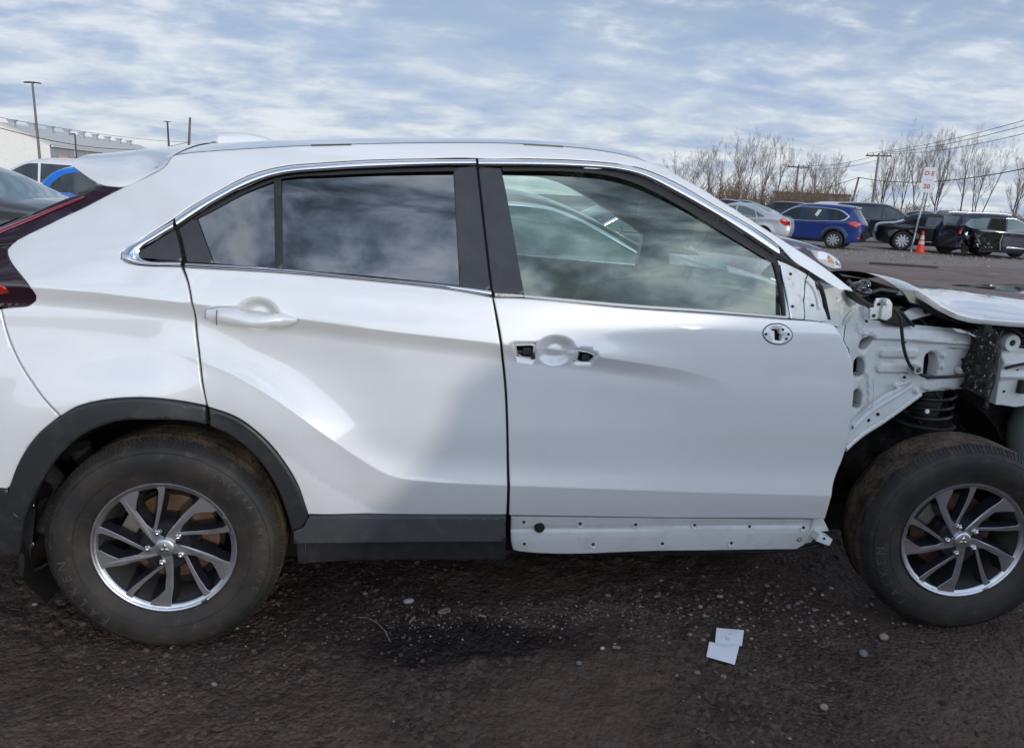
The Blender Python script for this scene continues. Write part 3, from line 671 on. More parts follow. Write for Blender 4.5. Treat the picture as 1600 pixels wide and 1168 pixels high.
mb = MB(); prof = [(-.30, 1.36), (-.42, 1.33), (-.60, 1.24), (-.82, 1.12), (-.88, .95), (-.90, .60), (-.86, .36)]; rows = []
for x, z in prof:
    y0 = float(S(x, z))+.05; rows.append([(x-.06*(1-(2*t-1)**2), y0+(2*MID-2*y0)*t, z-.03*(1-abs(2*t-1))) for t in np.linspace(0, 1, 11)])
mb.grid(rows); mb.build('tailgate', PAINT, hero, smooth=60)

# ---- far side, mirrored
side_out = [(-.88, .40), (-.9, .95), (-.70, 1.16), (-.40, 1.36), (-.22, 1.47), (.10, 1.585)]+[tuple(p) for p in dit[8::4]]+[(1.6, 1.575), (1.9, 1.42), (2.26, 1.20), (2.22, .95), (2.17, .62), (2.08, .42), (.46, .42)]
side_out += [(.47*math.cos(a), .36+.47*math.sin(a)) for a in np.linspace(.25, math.pi-.25, 12)]
w_r = PX([(300, 340), (380, 301), (427.5, 281.5), (520, 271), (709, 264.5), (719, 446.5), (441, 420), (334, 411.5)])
w_f = PX([(784, 264), (890, 265), (950, 270), (995, 283), (1059, 315), (1115, 350), (1171, 384.5), (1212, 410), (1226.5, 497), (980, 477.5), (819, 463)])
fs_ = panel('body_side', side_out, S, PAINT, hero, g=.06, step=.04, holes=[w_r, w_f], mirror=MID, depth=.06)
panel('window_glass', w_f, Sg, GLASS_FAR, hero, g=.08, edge=.001, drop=0, depth=.002, mirror=MID)
panel('window_glass', w_r, Sg, GLASS_DARK, hero, g=.08, edge=.001, drop=0, depth=.002, mirror=MID)

# ---- cabin
mb = MB(); mb.grid([[(x, y, .52) for y in (.12, 1.64)] for x in (-.5, 2.1)]); mb.grid([[(-.5, y, z) for y in (.12, 1.64)] for z in (.3, 1.2)]); mb.build('cabin_floor', DARK, hero)
mb = MB(); rows = []
for x, z in dit[4:]:
    y0 = float(S(x, z))+.03; rows.append([(x, y0+(2*MID-2*y0)*t, z-.035+.05*(1-(2*t-1)**2)) for t in np.linspace(0, 1, 9)])
mb.grid(rows); mb.build('headliner', HEADL, hero, smooth=60)
def inner_card(win, name):
    out = [(-.1, .5), (-.1, 1.22), (.2, 1.50), (.6, 1.575), (1.2, 1.59), (1.5, 1.575), (1.72, 1.50), (1.9, 1.385), (2.2, 1.19), (2.1, .5)]
    return out
panel('door_card', inner_card(None, ''), lambda x, z: S(x, z)+.06, CARD, hero, g=.08, step=.05, holes=[w_r, w_f], mirror=MID, depth=.002)
def seat(x, y, name='seat'):
    mb = MB()
    def slab(rows): mb.grid(rows)
    cs = [(x-.02, .60, .10), (x-.10, .85, .11), (x-.17, 1.05, .10), (x-.22, 1.17, .06)]
    rows = []
    for cx, cz, t in cs: rows.append([(cx+t*math.cos(a)*.7, y+.24*math.sin(a)*(1 if cz < 1.1 else .8), cz+.0) for a in np.linspace(0, 2*math.pi, 15)])
    mb.grid(rows); mb.face([mb.vert(p) for p in rows[-1][:-1]])
    rows = []
    for cx in np.linspace(x-.05, x+.48, 5): rows.append([(cx, y+.25*math.cos(a), .60+.09*math.sin(a)) for a in np.linspace(0, 2*math.pi, 13)])
    mb.grid(rows); mb.face([mb.vert(p) for p in rows[-1][:-1]])
    s = mb.build('seat', SEATM, hero, smooth=60)
    mb = MB(); rows = []
    for cz, t in ((1.21, .02), (1.23, .05), (1.30, .06), (1.38, .05), (1.40, .02)): rows.append([(x-.25+t*math.cos(a), y+.13*math.sin(a)*(t/.06)**.3, cz) for a in np.linspace(0, 2*math.pi, 15)])
    mb.grid(rows); mb.face([mb.vert(p) for p in rows[-1][:-1]]); h = mb.build('headrest', SEATM, s, smooth=60)
    for dy in (-.06, .06): mb = MB(); mb.tube([(x-.24, y+dy, 1.14), (x-.25, y+dy, 1.23)], .007); mb.build('headrest_post', STEEL, s)
seat(.95, .50); seat(.95, 1.27)
mb = MB(); rows = []
for x, z in ((1.60, .62), (1.56, .85), (1.62, 1.0), (1.72, 1.05), (1.95, 1.075), (2.2, 1.09)):
    rows.append([(x-.04*math.cos((t-.72)*9)*(z > .8)*.6, .12+1.52*t, z+.035*math.exp(-((t-.75)/.16)**2)*(1.0 < z < 1.08)) for t in np.linspace(0, 1, 25)])
mb.grid(rows); mb.build('dashboard', DASH, hero, smooth=60)
mb = MB(); ax = Vector((-.88, 0, .47)); c0 = Vector((1.44, 1.27, .985)); e1 = Vector((0, 1, 0)); e2 = ax.cross(e1).normalized()
mb.tube([c0+(e1*math.cos(a)+e2*math.sin(a))*.18 for a in np.linspace(0, 2*math.pi, 33)], .0165, 8, cap=False)
for a in (0, math.pi, -math.pi/2): mb.tube([c0, c0+(e1*math.cos(a)+e2*math.sin(a))*.17], [.02, .014], 6)
mb.lathe([(.001, -.03), (.06, -.025), (.075, .01), (.05, .05)], (0, 0, 0), 20)
k0 = len(mb.v)-80
for i in range(k0, len(mb.v)):
    p = Vector(mb.v[i]); mb.v[i] = tuple(c0+e1*p.x+e2*p.z-ax.normalized()*p.y*1.0)
mb.tube([c0, c0-ax*.35], .035, 8)
mb.build('steering_wheel', SEATM, hero, smooth=50)
mb = MB(); c = at_y(1007, 326, MID); mb.box(c, (.05, .235, .072), Matrix.Rotation(-.25, 3, 'Z') @ Matrix.Rotation(.12, 3, 'Y')); m_ = mb.build('rear_view_mirror', BLACKP, hero, bevel=.018, smooth=50)
mb = MB(); mb.tube([c, c+np.array([.12, 0, .07])], .012, 6); mb.tube([c+np.array([0, .0, -.03]), c+np.array([-.01, .01, -.055])], .008, 6); mb.build('mirror_stem', BLACKP, m_, smooth=50)
# paper left on the dashboard
a_, b_, c_, d_ = (at_y(1046, 395, .62), at_y(1127, 401, .46), at_y(1138, 424, .40), at_y(1045, 412, .55))
# ---- windshield between the pillars
mb = MB(); rows = []
pil = resample(PX(PIL), .08, False, 90)
for x, z in pil:
    y0 = float(S(x, z))+.012; rows.append([(x+.16*(1-(2*t-1)**2), y0+(2*MID-2*y0)*t, z+.012*(1-(2*t-1)**2)) for t in np.linspace(0, 1, 15)])
mb.grid(rows); mb.build('windshield', GLASS_FAR, hero, smooth=80)

BAY = mat('grimy_engine_bay', (.020, .017, .017), .85, 0, 0, .2, [(14, (.075, .06, .058), .48, .75), (60, (.12, .10, .095), .62, .8)], (50, .8, .01))
# ---- bare structure ahead of the door (front fender removed)
def Z4(a, b): return (1200+a/3.65, 400+b/3.65)          # coordinates read off an enlarged crop
CAPS = []
def Abase(x, z):
    x = np.asarray(x, float); z = np.asarray(z, float)
    return .115+.125*smooth(2.10, 2.42, x)+.05*smooth(1.02, 1.16, z)
def cap(p, q, r, h):
    a = U(*Z4(*p), 0, Abase); b = U(*Z4(*q), 0, Abase); CAPS.append((np.array(a), np.array(b), r/3.65/430, h))
cap((655, 550), (830, 550), 34, .014); cap((640, 635), (845, 635), 36, .014)
cap((560, 432), (1205, 470), 46, .016); cap((1040, 500), (1200, 512), 30, .012)
cap((900, 735), (1160, 715), 34, .012); cap((520, 250), (520, 380), 42, .010); cap((430, 280), (430, 360), 18, .006)
cap((775, 690), (776, 690), 26, .008)
for hole in (((937, 585), (930, 672), 52), ((548, 512), (576, 478), 44), ((522, 610), (519, 660), 48), ((516, 790), (512, 842), 46)): cap(*hole, -.010)
cap((550, 700), (560, 900), 30, -.008)
def SA(x, z):
    y = Abase(x, z); P = np.stack([np.broadcast_to(x, y.shape), np.broadcast_to(z, y.shape)], -1)
    for a, b, r, h in CAPS:
        ab = b-a; t = np.clip(((P-a)@ab)/max(ab@ab, 1e-9), 0, 1); d = np.linalg.norm(P-a-t[..., None]*ab, axis=-1)
        y = y-h*(1-smooth(r*.62, r*1.0, d))
    return y
def caphole(p, q, r):
    a = np.array(Z4(*p)); b = np.array(Z4(*q)); d = (b-a)/np.hypot(*(b-a)); nrm = np.array([-d[1], d[0]]); out = []
    for k in range(9): t = math.pi*k/8; out.append(b+r/3.65*(nrm*math.cos(t)+d*math.sin(t)))
    for k in range(9): t = math.pi*k/8; out.append(a+r/3.65*(-nrm*math.cos(t)-d*math.sin(t)))
    return PX([tuple(v) for v in out], 0, Abase)
AP = [(1276, 441), (1300, 446), (1313, 449), (1331, 452), (1341, 466), (1352, 478), (1358.5, 483), (1358.5, 499), Z4(670, 376), Z4(840, 392), Z4(1000, 408), Z4(1210, 440), (1542, 525), (1550, 560), (1546, 600), Z4(1150, 752), Z4(1010, 765), Z4(880, 782), Z4(640, 950), Z4(445, 1108), (1300, 720), (1285, 600), (1288, 510)]
holes = [caphole((937, 585), (930, 672), 37), caphole((548, 512), (576, 478), 25), caphole((522, 610), (519, 660), 31), caphole((516, 790), (512, 842), 29)]
apron = panel('inner_fender_apron', PX(AP, 0, Abase), SA, PRIMER, hero, g=.008, step=.012, holes=holes, depth=.06)
# diagonal brace over the wheel house
def SB(x, z): return SA(x, z)*0+Abase(x, z)-.03
BR = [Z4(445, 1108), Z4(640, 955), Z4(870, 790), Z4(835, 728), Z4(700, 775), Z4(560, 880), Z4(475, 965), Z4(455, 1040)]
br = panel('apron_brace', PX(BR, 0, SB), lambda x, z: SB(x, z), PRIMER, hero, g=.02, edge=.007, drop=.006, depth=.04)
ribbon('brace_flange', PX([Z4(445, 1112), Z4(640, 962), Z4(872, 796)], 0, SB), PX([Z4(440, 1085), Z4(630, 935), Z4(862, 770)], 0, SB), SB, PRIMER, br, off=-.006, bulge=.006)
ribbon('brace_ridge', PX([Z4(478, 985), Z4(620, 870), Z4(825, 742)], 0, SB), PX([Z4(480, 962), Z4(600, 852), Z4(800, 735)], 0, SB), SB, PRIMER, br, off=-.004, bulge=.010)
def dot(px, py, r, surf, m, name, par, h=.003, seg=12, shape=None):
    q = U(px, py, 0, surf); y = float(surf(np.array([q[0]]), np.array([q[1]]))[0]); mb = MB()
    mb.lathe(shape or [(.0001, -h), (r, -h*.8), (r, .006)], (q[0], y, q[1]), seg); return mb.build(name, m, par, smooth=40)
for a, b in ((783, 487), (1108, 590), (560, 372)): dot(*Z4(a, b), .0058, SA, SEAL, 'bolt_hole', apron)
dot(*Z4(778, 690), .006, SA, SEAL, 'bolt_hole', apron, .002)
for a, b in ((626, 901), (573, 935)): dot(*Z4(a, b), .0065, SB, SEAL, 'bolt_hole', br)
BOLT = [(.0001, -.012), (.006, -.012), (.008, -.009), (.008, -.004), (.012, -.003), (.013, 0), (.013, .004)]
for a, b in ((1000, 566), (993, 629)): dot(*Z4(a, b), 0, SA, PRIMER, 'bolt_head', apron, seg=12, shape=BOLT)
for a, b in ((728, 740), (842, 766)): dot(*Z4(a, b), 0, SB, PRIMER, 'bolt_head', br, seg=12, shape=BOLT)
dot(*Z4(395, 240), 0, SA, PRIMER, 'bolt_head', apron, seg=16, shape=[(.0001, -.008), (.005, -.008), (.006, -.003), (.013, -.004), (.014, .004)])
# torn edge flap and rust-streaked corner lip
mb = MB(); pts = [Z4(1010, 408), Z4(1060, 420), Z4(1100, 428), Z4(1140, 436), Z4(1180, 448), Z4(1200, 452)]; rows = []
for k, (a, b) in enumerate(pts):
    p = at_y(a, b, .235); jit = [0, .004, -.003, .006, -.002, 0][k]; rows.append([p, p+np.array([.004, -.03, .004+jit]), p+np.array([.01, -.055, -.006+jit])])
mb.grid(rows); mb.build('torn_flange', PRIMER, apron)
# hanging wire clip by the door hinge
mb = MB(); p = at_y(*Z4(455, 352), .10); mb.box(p, (.016, .014, .034), Matrix.Rotation(.5, 3, 'Y')); mb.box(p+np.array([.010, -.002, .018]), (.012, .010, .014), Matrix.Rotation(.5, 3, 'Y')); mb.box(p+np.array([-.010, -.002, -.02]), (.012, .010, .012), Matrix.Rotation(.5, 3, 'Y')); w_ = mb.build('wire_clip', CLEARP, apron, bevel=.002)
mb = MB(); mb.tube([at_y(*Z4(a, b), .10) for a, b in ((445, 380), (438, 420), (434, 460), (432, 480), (445, 512), (460, 530), (462, 555))], .0016, 5); mb.build('thin_wire', CABLE, apron)
# loom
def cable(name, pts, r, y, m=CABLE, par=None):
    q = resample([at_y(*Z4(a, b), y)[[0, 2]] for a, b in pts], .015, False, 100); mb = MB(); mb.tube([(x, y, z) for x, z in q], r, 8); return mb.build(name, m, par or hero, smooth=60)
cable('wiring_loom', [(718, 300), (735, 320), (755, 362), (764, 440), (774, 520), (790, 580), (815, 630), (850, 662), (900, 686), (1000, 690), (1090, 683), (1175, 672)], .0062, .195)
cable('wiring_loom', [(728, 300), (770, 330), (800, 365), (832, 398)], .0055, .23)
for a, b in ((846, 645), (1138, 660)):
    mb = MB(); p = at_y(*Z4(a, b), .20); mb.lathe([(.010, -.012), (.016, -.012), (.016, .02), (.010, .02), (.010, -.012)], p, 18); mb.box(p+np.array([-.004, .012, -.016 if a < 900 else .0]), (.024, .02, .012)); mb.build('loom_clip', CLEARP, hero, smooth=40)
mb = MB(); p = at_y(*Z4(1105, 655), .215); mb.lathe([(.0001, -.012), (.012, -.010), (.014, .0), (.014, .02)], p, 16); mb.build('loom_clip', CLEARP, hero, smooth=40)
cable('hose', [(700, 300), (760, 292), (840, 330), (900, 392)], .009, .33, BLACKP)
cable('hose', [(890, 405), (960, 352), (1060, 350), (1150, 380), (1205, 415)], .012, .40, BLACKP)
cable('hose', [(1040, 330), (1120, 350), (1200, 395), (1260, 460)], .007, .36, mat('grey_hose', (.10, .095, .09), .6))
cable('wiring_loom', [(1270, 425), (1330, 400), (1400, 420), (1470, 470)], .006, .34)
cable('wiring_loom', [(1345, 395), (1335, 440), (1390, 500), (1470, 520)], .005, .33)
cable('wiring_loom', [(905, 690), (940, 720), (960, 790), (1010, 830)], .0045, .27)
cable('hose', [(740, 860), (800, 900), (900, 985), (930, 1080)], .007, .36, BLACKP)
cable('seam_sealer', [(512, 378), (510, 420), (530, 440), (600, 448)], .0022, .205, PRIMER)
cable('seam_sealer', [(600, 700), (604, 800), (596, 870)], .0020, .185, PRIMER)
for a, b in ((1335, 430), (1385, 437)):
    mb = MB(); mb.tube([at_y(*Z4(a, b), .30), at_y(*Z4(a-15, b+50), .30)], .004, 6); mb.build('bent_stud', STEEL, hero)
mb = MB(); rr_ = np.random.default_rng(8); gx2 = np.linspace(0, 1, 12)
mb.grid([[at_y(*Z4(930+330*t, 352+50*t+rr_.normal(0, 5)+j*18), .42-.02*j) for t in gx2] for j in range(4)]); mb.build('torn_splash_shield', BAY, hero)
# hood hinge bracket: two folded plates
mb = MB()
mb.prism([tuple(at_y(*Z4(a, b), .20)[[0, 2]]) for a, b in ((580, 362), (581, 292), (600, 290), (618, 240), (656, 240), (652, 275), (640, 330), (622, 360))], .198, .206)
hb = mb.build('hood_hinge', PRIMER, hero, bevel=.002)
mb = MB(); mb.prism([tuple(at_y(*Z4(a, b), .19)[[0, 2]]) for a, b in ((660, 270), (668, 242), (690, 244), (706, 270), (703, 345), (672, 368), (640, 358), (646, 300))], .185, .215); mb.build('hinge_plate', PRIMER, hb, bevel=.004)
for a, b in ((632, 275), (604, 340)):
    p = at_y(*Z4(a, b), .196); mb = MB(); mb.lathe([(.0001, -.001), (.006, -.001), (.006, .004)], p, 12); mb.build('bolt_hole', SEAL, hb, smooth=40)
p = at_y(*Z4(676, 262), .182); mb = MB(); mb.lathe([(.0001, -.012), (.009, -.011), (.012, -.004), (.013, .004)], p, 14); mb.build('bolt_head', PRIMER, hb, smooth=40)
# black plastics at the foot of the windshield
mb = MB(); mb.prism([tuple(at_y(*Z4(a, b), .235)[[0, 2]]) for a, b in ((668, 384), (690, 352), (705, 350), (712, 300), (735, 290), (770, 330), (832, 398), (760, 402), (730, 396))], .23, .30); mb.build('bracket_cover', BLACKP, hero, bevel=.004)
mb = MB()
for (a, b, rx, rz) in ((520, 180, .030, .022), (545, 205, .034, .016), (500, 190, .022, .016), (548, 165, .02, .02)):
    c = at_y(*Z4(a, b), .25); R0 = []
    for k in range(7):
        ph = math.pi*k/6; R0.append([(c[0]+rx*math.sin(ph)*math.cos(t), c[1]+.03*math.sin(ph)*math.sin(t), c[2]+rz*math.cos(ph)) for t in np.linspace(0, 2*math.pi, 11)])
    mb.grid(R0)
mb.build('wiper_pivot', GLOSSB, hero, smooth=60)
mb = MB(); mb.tube([at_y(*Z4(a, b), .24) for a, b in ((455, 140), (520, 200), (570, 212), (640, 190), (740, 205))], .007, 6); mb.build('cowl_pipe', BLACKP, hero, smooth=60)
mb = MB(); mb.prism([tuple(at_y(*Z4(a, b), .16)[[0, 2]]) for a, b in ((478, 200), (500, 208), (560, 258), (600, 276), (596, 292), (575, 292), (520, 256), (488, 225))], .15, .22); mb.build('cowl_end_seal', SEAL, hero, bevel=.004)
cowl = MB(); cowl.grid([[at_y(*Z4(a, b), y) for a, b in ((340, 70), (430, 115), (560, 130), (740, 190), (800, 265))] for y in (.9, .9)]+[[at_y(*Z4(a, b), .33) for a, b in ((400, 150), (480, 210), (600, 290), (720, 330), (860, 380))]])
cowl.build('cowl_panel', mat('cowl_dark', (.014, .015, .022), .35), hero)
# engine bay: dark grimy wall, suspension turret arch
mb = MB(); gx = np.linspace(2.22, 3.35, 46); gzz = np.linspace(.45, 1.14, 30); nz = fbm(*np.meshgrid(gx*9, gzz*9, indexing='ij'), 4, 11)
mb.grid([[(x, .62-.22*nz[i, j], z) for j, z in enumerate(gzz)] for i, x in enumerate(gx)]); mb.build('engine_bay_wall', BAY, hero, smooth=60)
mb = MB(); top = [(768, 312), (800, 290), (850, 280), (905, 286), (1012, 310)]; bot = [(775, 372), (830, 360), (880, 345), (940, 330), (1010, 318)]
mb.grid([[at_y(*Z4(a, b), .40) for a, b in top], [at_y(*Z4(a, b+14), .31) for a, b in top], [at_y(*Z4(a, b), .29) for a, b in bot], [at_y(*Z4(a, b+6), .33) for a, b in bot]])
ta = mb.build('turret_arch', PRIMER, hero, smooth=60)
mb = MB(); p = at_y(*Z4(902, 315), .285); mb.box(p, (.014, .006, .016), Matrix.Rotation(.8, 3, 'Y')); mb.build('arch_hole', SEAL, ta)
# hood, its near rear corner bent up
near = [(1405, 452, .34), (1420, 452.5, .29), (1436, 455, .25), (1453, 465, .22), (1471, 476.5, .20), (1496, 489, .19), (1523, 496, .18), (1560, 499.5, .18), (1600, 502.5, .18), (1700, 507, .22)]
far = [(1300, 424, .75), (1320, 428, .80), (1345, 434, .86), (1375, 438, .92), (1408, 441.5, .98), (1440, 444.5, 1.05), (1474, 448, 1.1), (1535, 457, 1.1), (1600, 466, 1.1), (1720, 484, 1.1)]
nq = [at_y(*p) for p in near]; fq = [at_y(*p) for p in far]; mb = MB(); rows = []
for a, b in zip(nq, fq):
    row = [a+np.array([.0, .012, -.022]), a+np.array([0, -.002, -.006])]
    row += [a*(1-t)+b*t+np.array([0, 0, .035*math.sin(math.pi*t)**.8*(1-.35*t)]) for t in np.linspace(0, 1, 14)]
    row += [b+np.array([.0, .25, -.012]), b+np.array([0, .45, -.06])]; rows.append(row)
R2 = []
for j in range(len(rows[0])):                            # smooth along the length
    c = np.array([r[j] for r in rows]); t = np.linspace(0, 1, len(c)); tt = np.linspace(0, 1, 60)
    R2.append(np.stack([np.interp(tt, t, c[:, k]) for k in range(3)], 1))
R2 = np.stack(R2, 1)
for _ in range(3): R2[1:-1] = .25*R2[:-2]+.5*R2[1:-1]+.25*R2[2:]
mb.grid(list(R2)); hood = mb.build('hood', PAINT, hero, smooth=60)
mb = MB(); mb.grid([[p+np.array([0, .01, -.024]) for p in R2[::6, 1]], [p+np.array([0, .05, -.055]) for p in R2[::6, 3]], [p+np.array([0, .2, -.07]) for p in R2[::6, 8]], [p+np.array([0, 0, -.03]) for p in R2[::6, -3]]]); mb.build('hood_liner', mat('hood_liner_dark', (.012, .012, .016), .8), hood, smooth=60)
mb = MB()                                                # folded flap of the hood's inner frame
fl = [Z4(750, 190), Z4(860, 196), Z4(915, 235), Z4(985, 283), Z4(1010, 300), Z4(900, 284), Z4(805, 264), Z4(778, 222)]
mb.prism([tuple(at_y(a, b, .27)[[0, 2]]) for a, b in fl], .265, .275); mb.build('folded_flap', mat('flap_grey_green', (.16, .17, .14), .45, 0, .3, .5, (12, (.3, .3, .26), .45, .8)), hood, bevel=.002)
# wheel-house black cover splashed with mud
MUDB = mat('mud_splashed_plastic', (.006, .006, .006), .6, 0, 0, .3, [(30, (.10, .075, .06), .60, .74), (80, (.42, .36, .31), .60, .68)], (90, .5, .004))
cv = [(1533, 519), (1540, 517), (1552, 517.5), (1558, 517), (1566, 525), (1572.7, 543), (1575, 560), (1573.5, 580), (1570, 598), (1558, 621.4), (1556, 638), (1550, 643.5), (1544, 638), (1541.5, 625), (1530, 618), (1515, 610), (1521, 595), (1519.5, 580), (1527, 556), (1532, 539)]
cq = [tuple(at_y(a, b, .15)[[0, 2]]) for a, b in cv]; cxm = np.mean([c[0] for c in cq])
def SC(x, z): return .15+.06*smooth(.0, .12, np.abs(x-cxm))**1.0+.012*fbm(np.asarray(x)*40, np.asarray(z)*40, 3, 5)
panel('splash_cover', cq, SC, MUDB, hero, g=.012, step=.012, depth=.015)
mb = MB(); p = at_y(1524.5, 575, .16); mb.box(p, (.02, .02, .026)); p = at_y(1541, 513, .17); mb.box(p, (.028, .02, .03)); mb.box(at_y(1547, 517, .17), (.014, .016, .02)); mb.build('cover_clip', SEAL, hero, bevel=.003)
def flat(y0): return lambda x, z: np.asarray(x)*0+y0+.0*np.asarray(z)
RL = [(1567, 532), (1580, 540), (1600, 545), (1660, 556), (1700, 566), (1700, 648), (1640, 640), (1600, 634), (1587, 636), (1575, 634), (1556, 632), (1560, 600)]
def SR(x, z):
    c = at_y(1590, 575, .28); return .28-.02*smooth(.03, .0, np.abs(z-c[2]-.02))-.012*smooth(.02, .0, np.abs(z-c[2]+.03))
rl = panel('front_rail', [tuple(at_y(a, b, .28)[[0, 2]]) for a, b in RL], SR, PRIMER, hero, g=.014, depth=.05)
mb = MB(); p = at_y(1579, 535, .26); mb.lathe([(.012, -.01), (.03, -.012), (.034, .0), (.03, .02)], p, 20, m=0); mb.build('rail_tab', PRIMER, rl, smooth=50)
for a, b in ((1568.5, 611), (1589.5, 577)): dot(a, b, .005, SR, SEAL, 'bolt_hole', rl)
mb = MB(); p = at_y(1598, 604, .265); mb.box(p, (.03, .02, .05)); mb.build('rail_opening', SEAL, rl)
mb = MB(); mb.tube([at_y(a, b, .26) for a, b in ((1572, 575), (1582, 572), (1600, 568), (1640, 566))], .006, 6); mb.build('rail_cable', CABLE, rl, smooth=60)
mb = MB(); c = at_y(1600, 672, .46); rows = []
for k, (dz, rr) in enumerate(((.11, .02), (.10, .06), (.02, .075), (-.05, .07), (-.13, .05), (-.14, .01))): rows.append([(c[0]+.02+rr*1.1*math.cos(t), c[1]+rr*math.sin(t), c[2]+dz) for t in np.linspace(0, 2*math.pi, 17)])
mb.grid(rows); mb.build('washer_tank', TANK, hero, smooth=60)
# strut and coil spring
mb = MB(); c = at_y(1447, 636, .36); 
mb.tube([(c[0]+.088*math.cos(a), c[1]+.088*math.sin(a), c[2]-.05+.038*a/(2*math.pi)*1.0) for a in np.linspace(0, 2*math.pi*3.2, 90)], .0085, 7); sp_ = mb.build('coil_spring', BLACKP, hero, smooth=60)
mb = MB(); mb.lathe([(.0001, .0), (.06, -.01), (.105, -.004), (.112, .004), (.10, .008), (.03, -.02), (.032, -.30)], (c[0], c[1], c[2]-.062), 30, axis='z'); mb.lathe([(.03, .2), (.05, .15), (.052, .0), (.035, -.05)], (c[0], c[1], c[2]), 16, axis='z'); mb.build('strut', mat('strut_grey', (.045, .046, .045), .55, .2, 0, .5, (30, (.11, .09, .07), .5, .75)), sp_, smooth=40)
for a in (1449, 1467):
    p = at_y(a, 642.5 if a < 1455 else 640, c[1]-.086); mb = MB(); mb.lathe([(.0001, -.002), (.008, -.002), (.009, .003)], p, 12); mb.build('paint_mark', PAPER, sp_, smooth=40)
mb = MB(); mb.lathe([(.43, .62), (.43, .30)], (2.67, 0, .40), 40, a0=.15, a1=math.pi-.1); mb.grid([[(x, .60, z) for z in (.12, .80)] for x in (2.1, 3.3)]); mb.build('front_wheel_house', DARK, hero, smooth=60)
mb = MB(); mb.box((2.66, .45, .33), (.10, .5, .07)); mb.box((2.5, .6, .24), (.5, .12, .06)); mb.build('suspension_arm', DARK, hero, bevel=.01)

# ---- underside and rear wheel house
mb = MB(); mb.grid([[(x, y, .27) for y in (.18, .6, 1.2, 1.62)] for x in (.40, 1.3, 2.2)]); mb.grid([[(x, y, z) for z in (.27, .5)] for (x, y) in ((.40, .18), (2.2, .18))]); mb.box((1.6, .88, .33), (2.2, .5, .12)); mb.build('underbody', DARK, hero)
mb = MB(); mb.tube([(-.3, 1.0, .30), (.3, .7, .26), (.9, .75, .26), (2.0, .8, .27)], .04, 8); mb.build('exhaust_pipe', RUST, hero, smooth=60)
al = MB(); nA = 44
for k0, k1, m in ((-.18, 2.05, 0), (2.05, math.pi+.5, 1)):
    rows = []
    for a in np.linspace(k0, k1, 24):
        rr = .425+.012*math.sin(a*17)*(m == 1); rows.append([(rr*math.cos(a), y, .36+rr*math.sin(a)) for y in (.03, .10, .2, .32, .45)])
    al.grid(rows, m)
al.grid([[(x, .45, z) for z in (.1, .8)] for x in (-.5, .5)], 1)
al.build('wheel_house_liner', [LINER, DARK], hero, smooth=60)
dot_s = lambda x, z: np.asarray(x)*0+.3
mb = MB(); a = 1.9; mb.lathe([(.0001, -.004), (.009, -.003), (.011, .004)], (.425*math.cos(a)*.97, .09, .36+.42*math.sin(a)*.985), 10, axis='y'); mb.build('liner_clip', SEAL, hero, smooth=40)
mb = MB(); mb.prism([tuple(at_y(a, b, .07)[[0, 2]]) for a, b in ((31, 822), (38, 819), (47, 779), (56, 776), (57, 800), (52, 850), (50, 868), (42, 892), (33, 898))], .06, .068); mb.prism([tuple(at_y(a, b, .1)[[0, 2]]) for a, b in ((34, 896), (46, 890), (78, 876), (74, 882), (40, 899))], .09, .30); mf = mb.build('mud_flap', BLACKP, hero, bevel=.002)
for a, b in ((51, 790), (51, 850)):
    p = at_y(a, b, .058); mb = MB(); mb.lathe([(.0001, -.005), (.006, -.005), (.009, -.002), (.010, .002)], p, 12); mb.build('flap_screw', STEEL, mf, smooth=40)
mb = MB(); mb.tube([(-.40, .12, .62), (-.34, .16, .50), (-.40, .14, .36)], .03, 8); mb.tube([(-.30, .2, .62), (-.26, .24, .48), (-.36, .2, .30)], .035, 8); mb.build('liner_fold', mat('dusty_black', (.02, .02, .02), .8, 0, 0, .2, (30, (.10, .085, .06), .55, .8)), hero, smooth=60)

# ---- wheels
TYRE_R, RIM_R = .3555, .2155
def lettering(text, rad, h, a_start, da, top=True):
    me_all = MB()
    cur = 0.0; fc = bpy.data.curves.new('t', 'FONT'); fo = bpy.data.objects.new('t', fc); COL.objects.link(fo); fc.size = h*1.35; fc.extrude = .0012; fc.resolution_u = 2
    dg = bpy.context.evaluated_depsgraph_get()
    for ch in text:
        if ch == ' ': cur += da*.8; continue
        fc.body = ch; fc.align_x = 'CENTER'; dg.update(); bpy.context.view_layer.update(); dg = bpy.context.evaluated_depsgraph_get()
        me = bpy.data.meshes.new_from_object(fo.evaluated_get(dg)); a = a_start-cur; ca, sa = math.cos(a), math.sin(a); b = len(me_all.v)
        for v in me.vertices:
            lx, ly, lz = v.co; rr = rad+ly; x = rr*ca+lx*sa; z = rr*sa-lx*ca
            rho = math.hypot(x, z); me_all.v.append((x, tyre_y(rho)-.0006-lz, z))
        for p in me.polygons: me_all.face([b+i for i in p.vertices])
        bpy.data.meshes.remove(me); cur += da
    bpy.data.objects.remove(fo); bpy.data.curves.remove(fc)
    return me_all
TPROF = [(.205, .040), (.2165, .030), (.2185, .024), (.226, .020), (.245, .010), (.27, .003), (.295, .001), (.315, .005), (.330, .013), (.341, .024), (.349, .036)]
def tyre_y(r): return float(np.interp(r, [p[0] for p in TPROF], [p[1] for p in TPROF]))
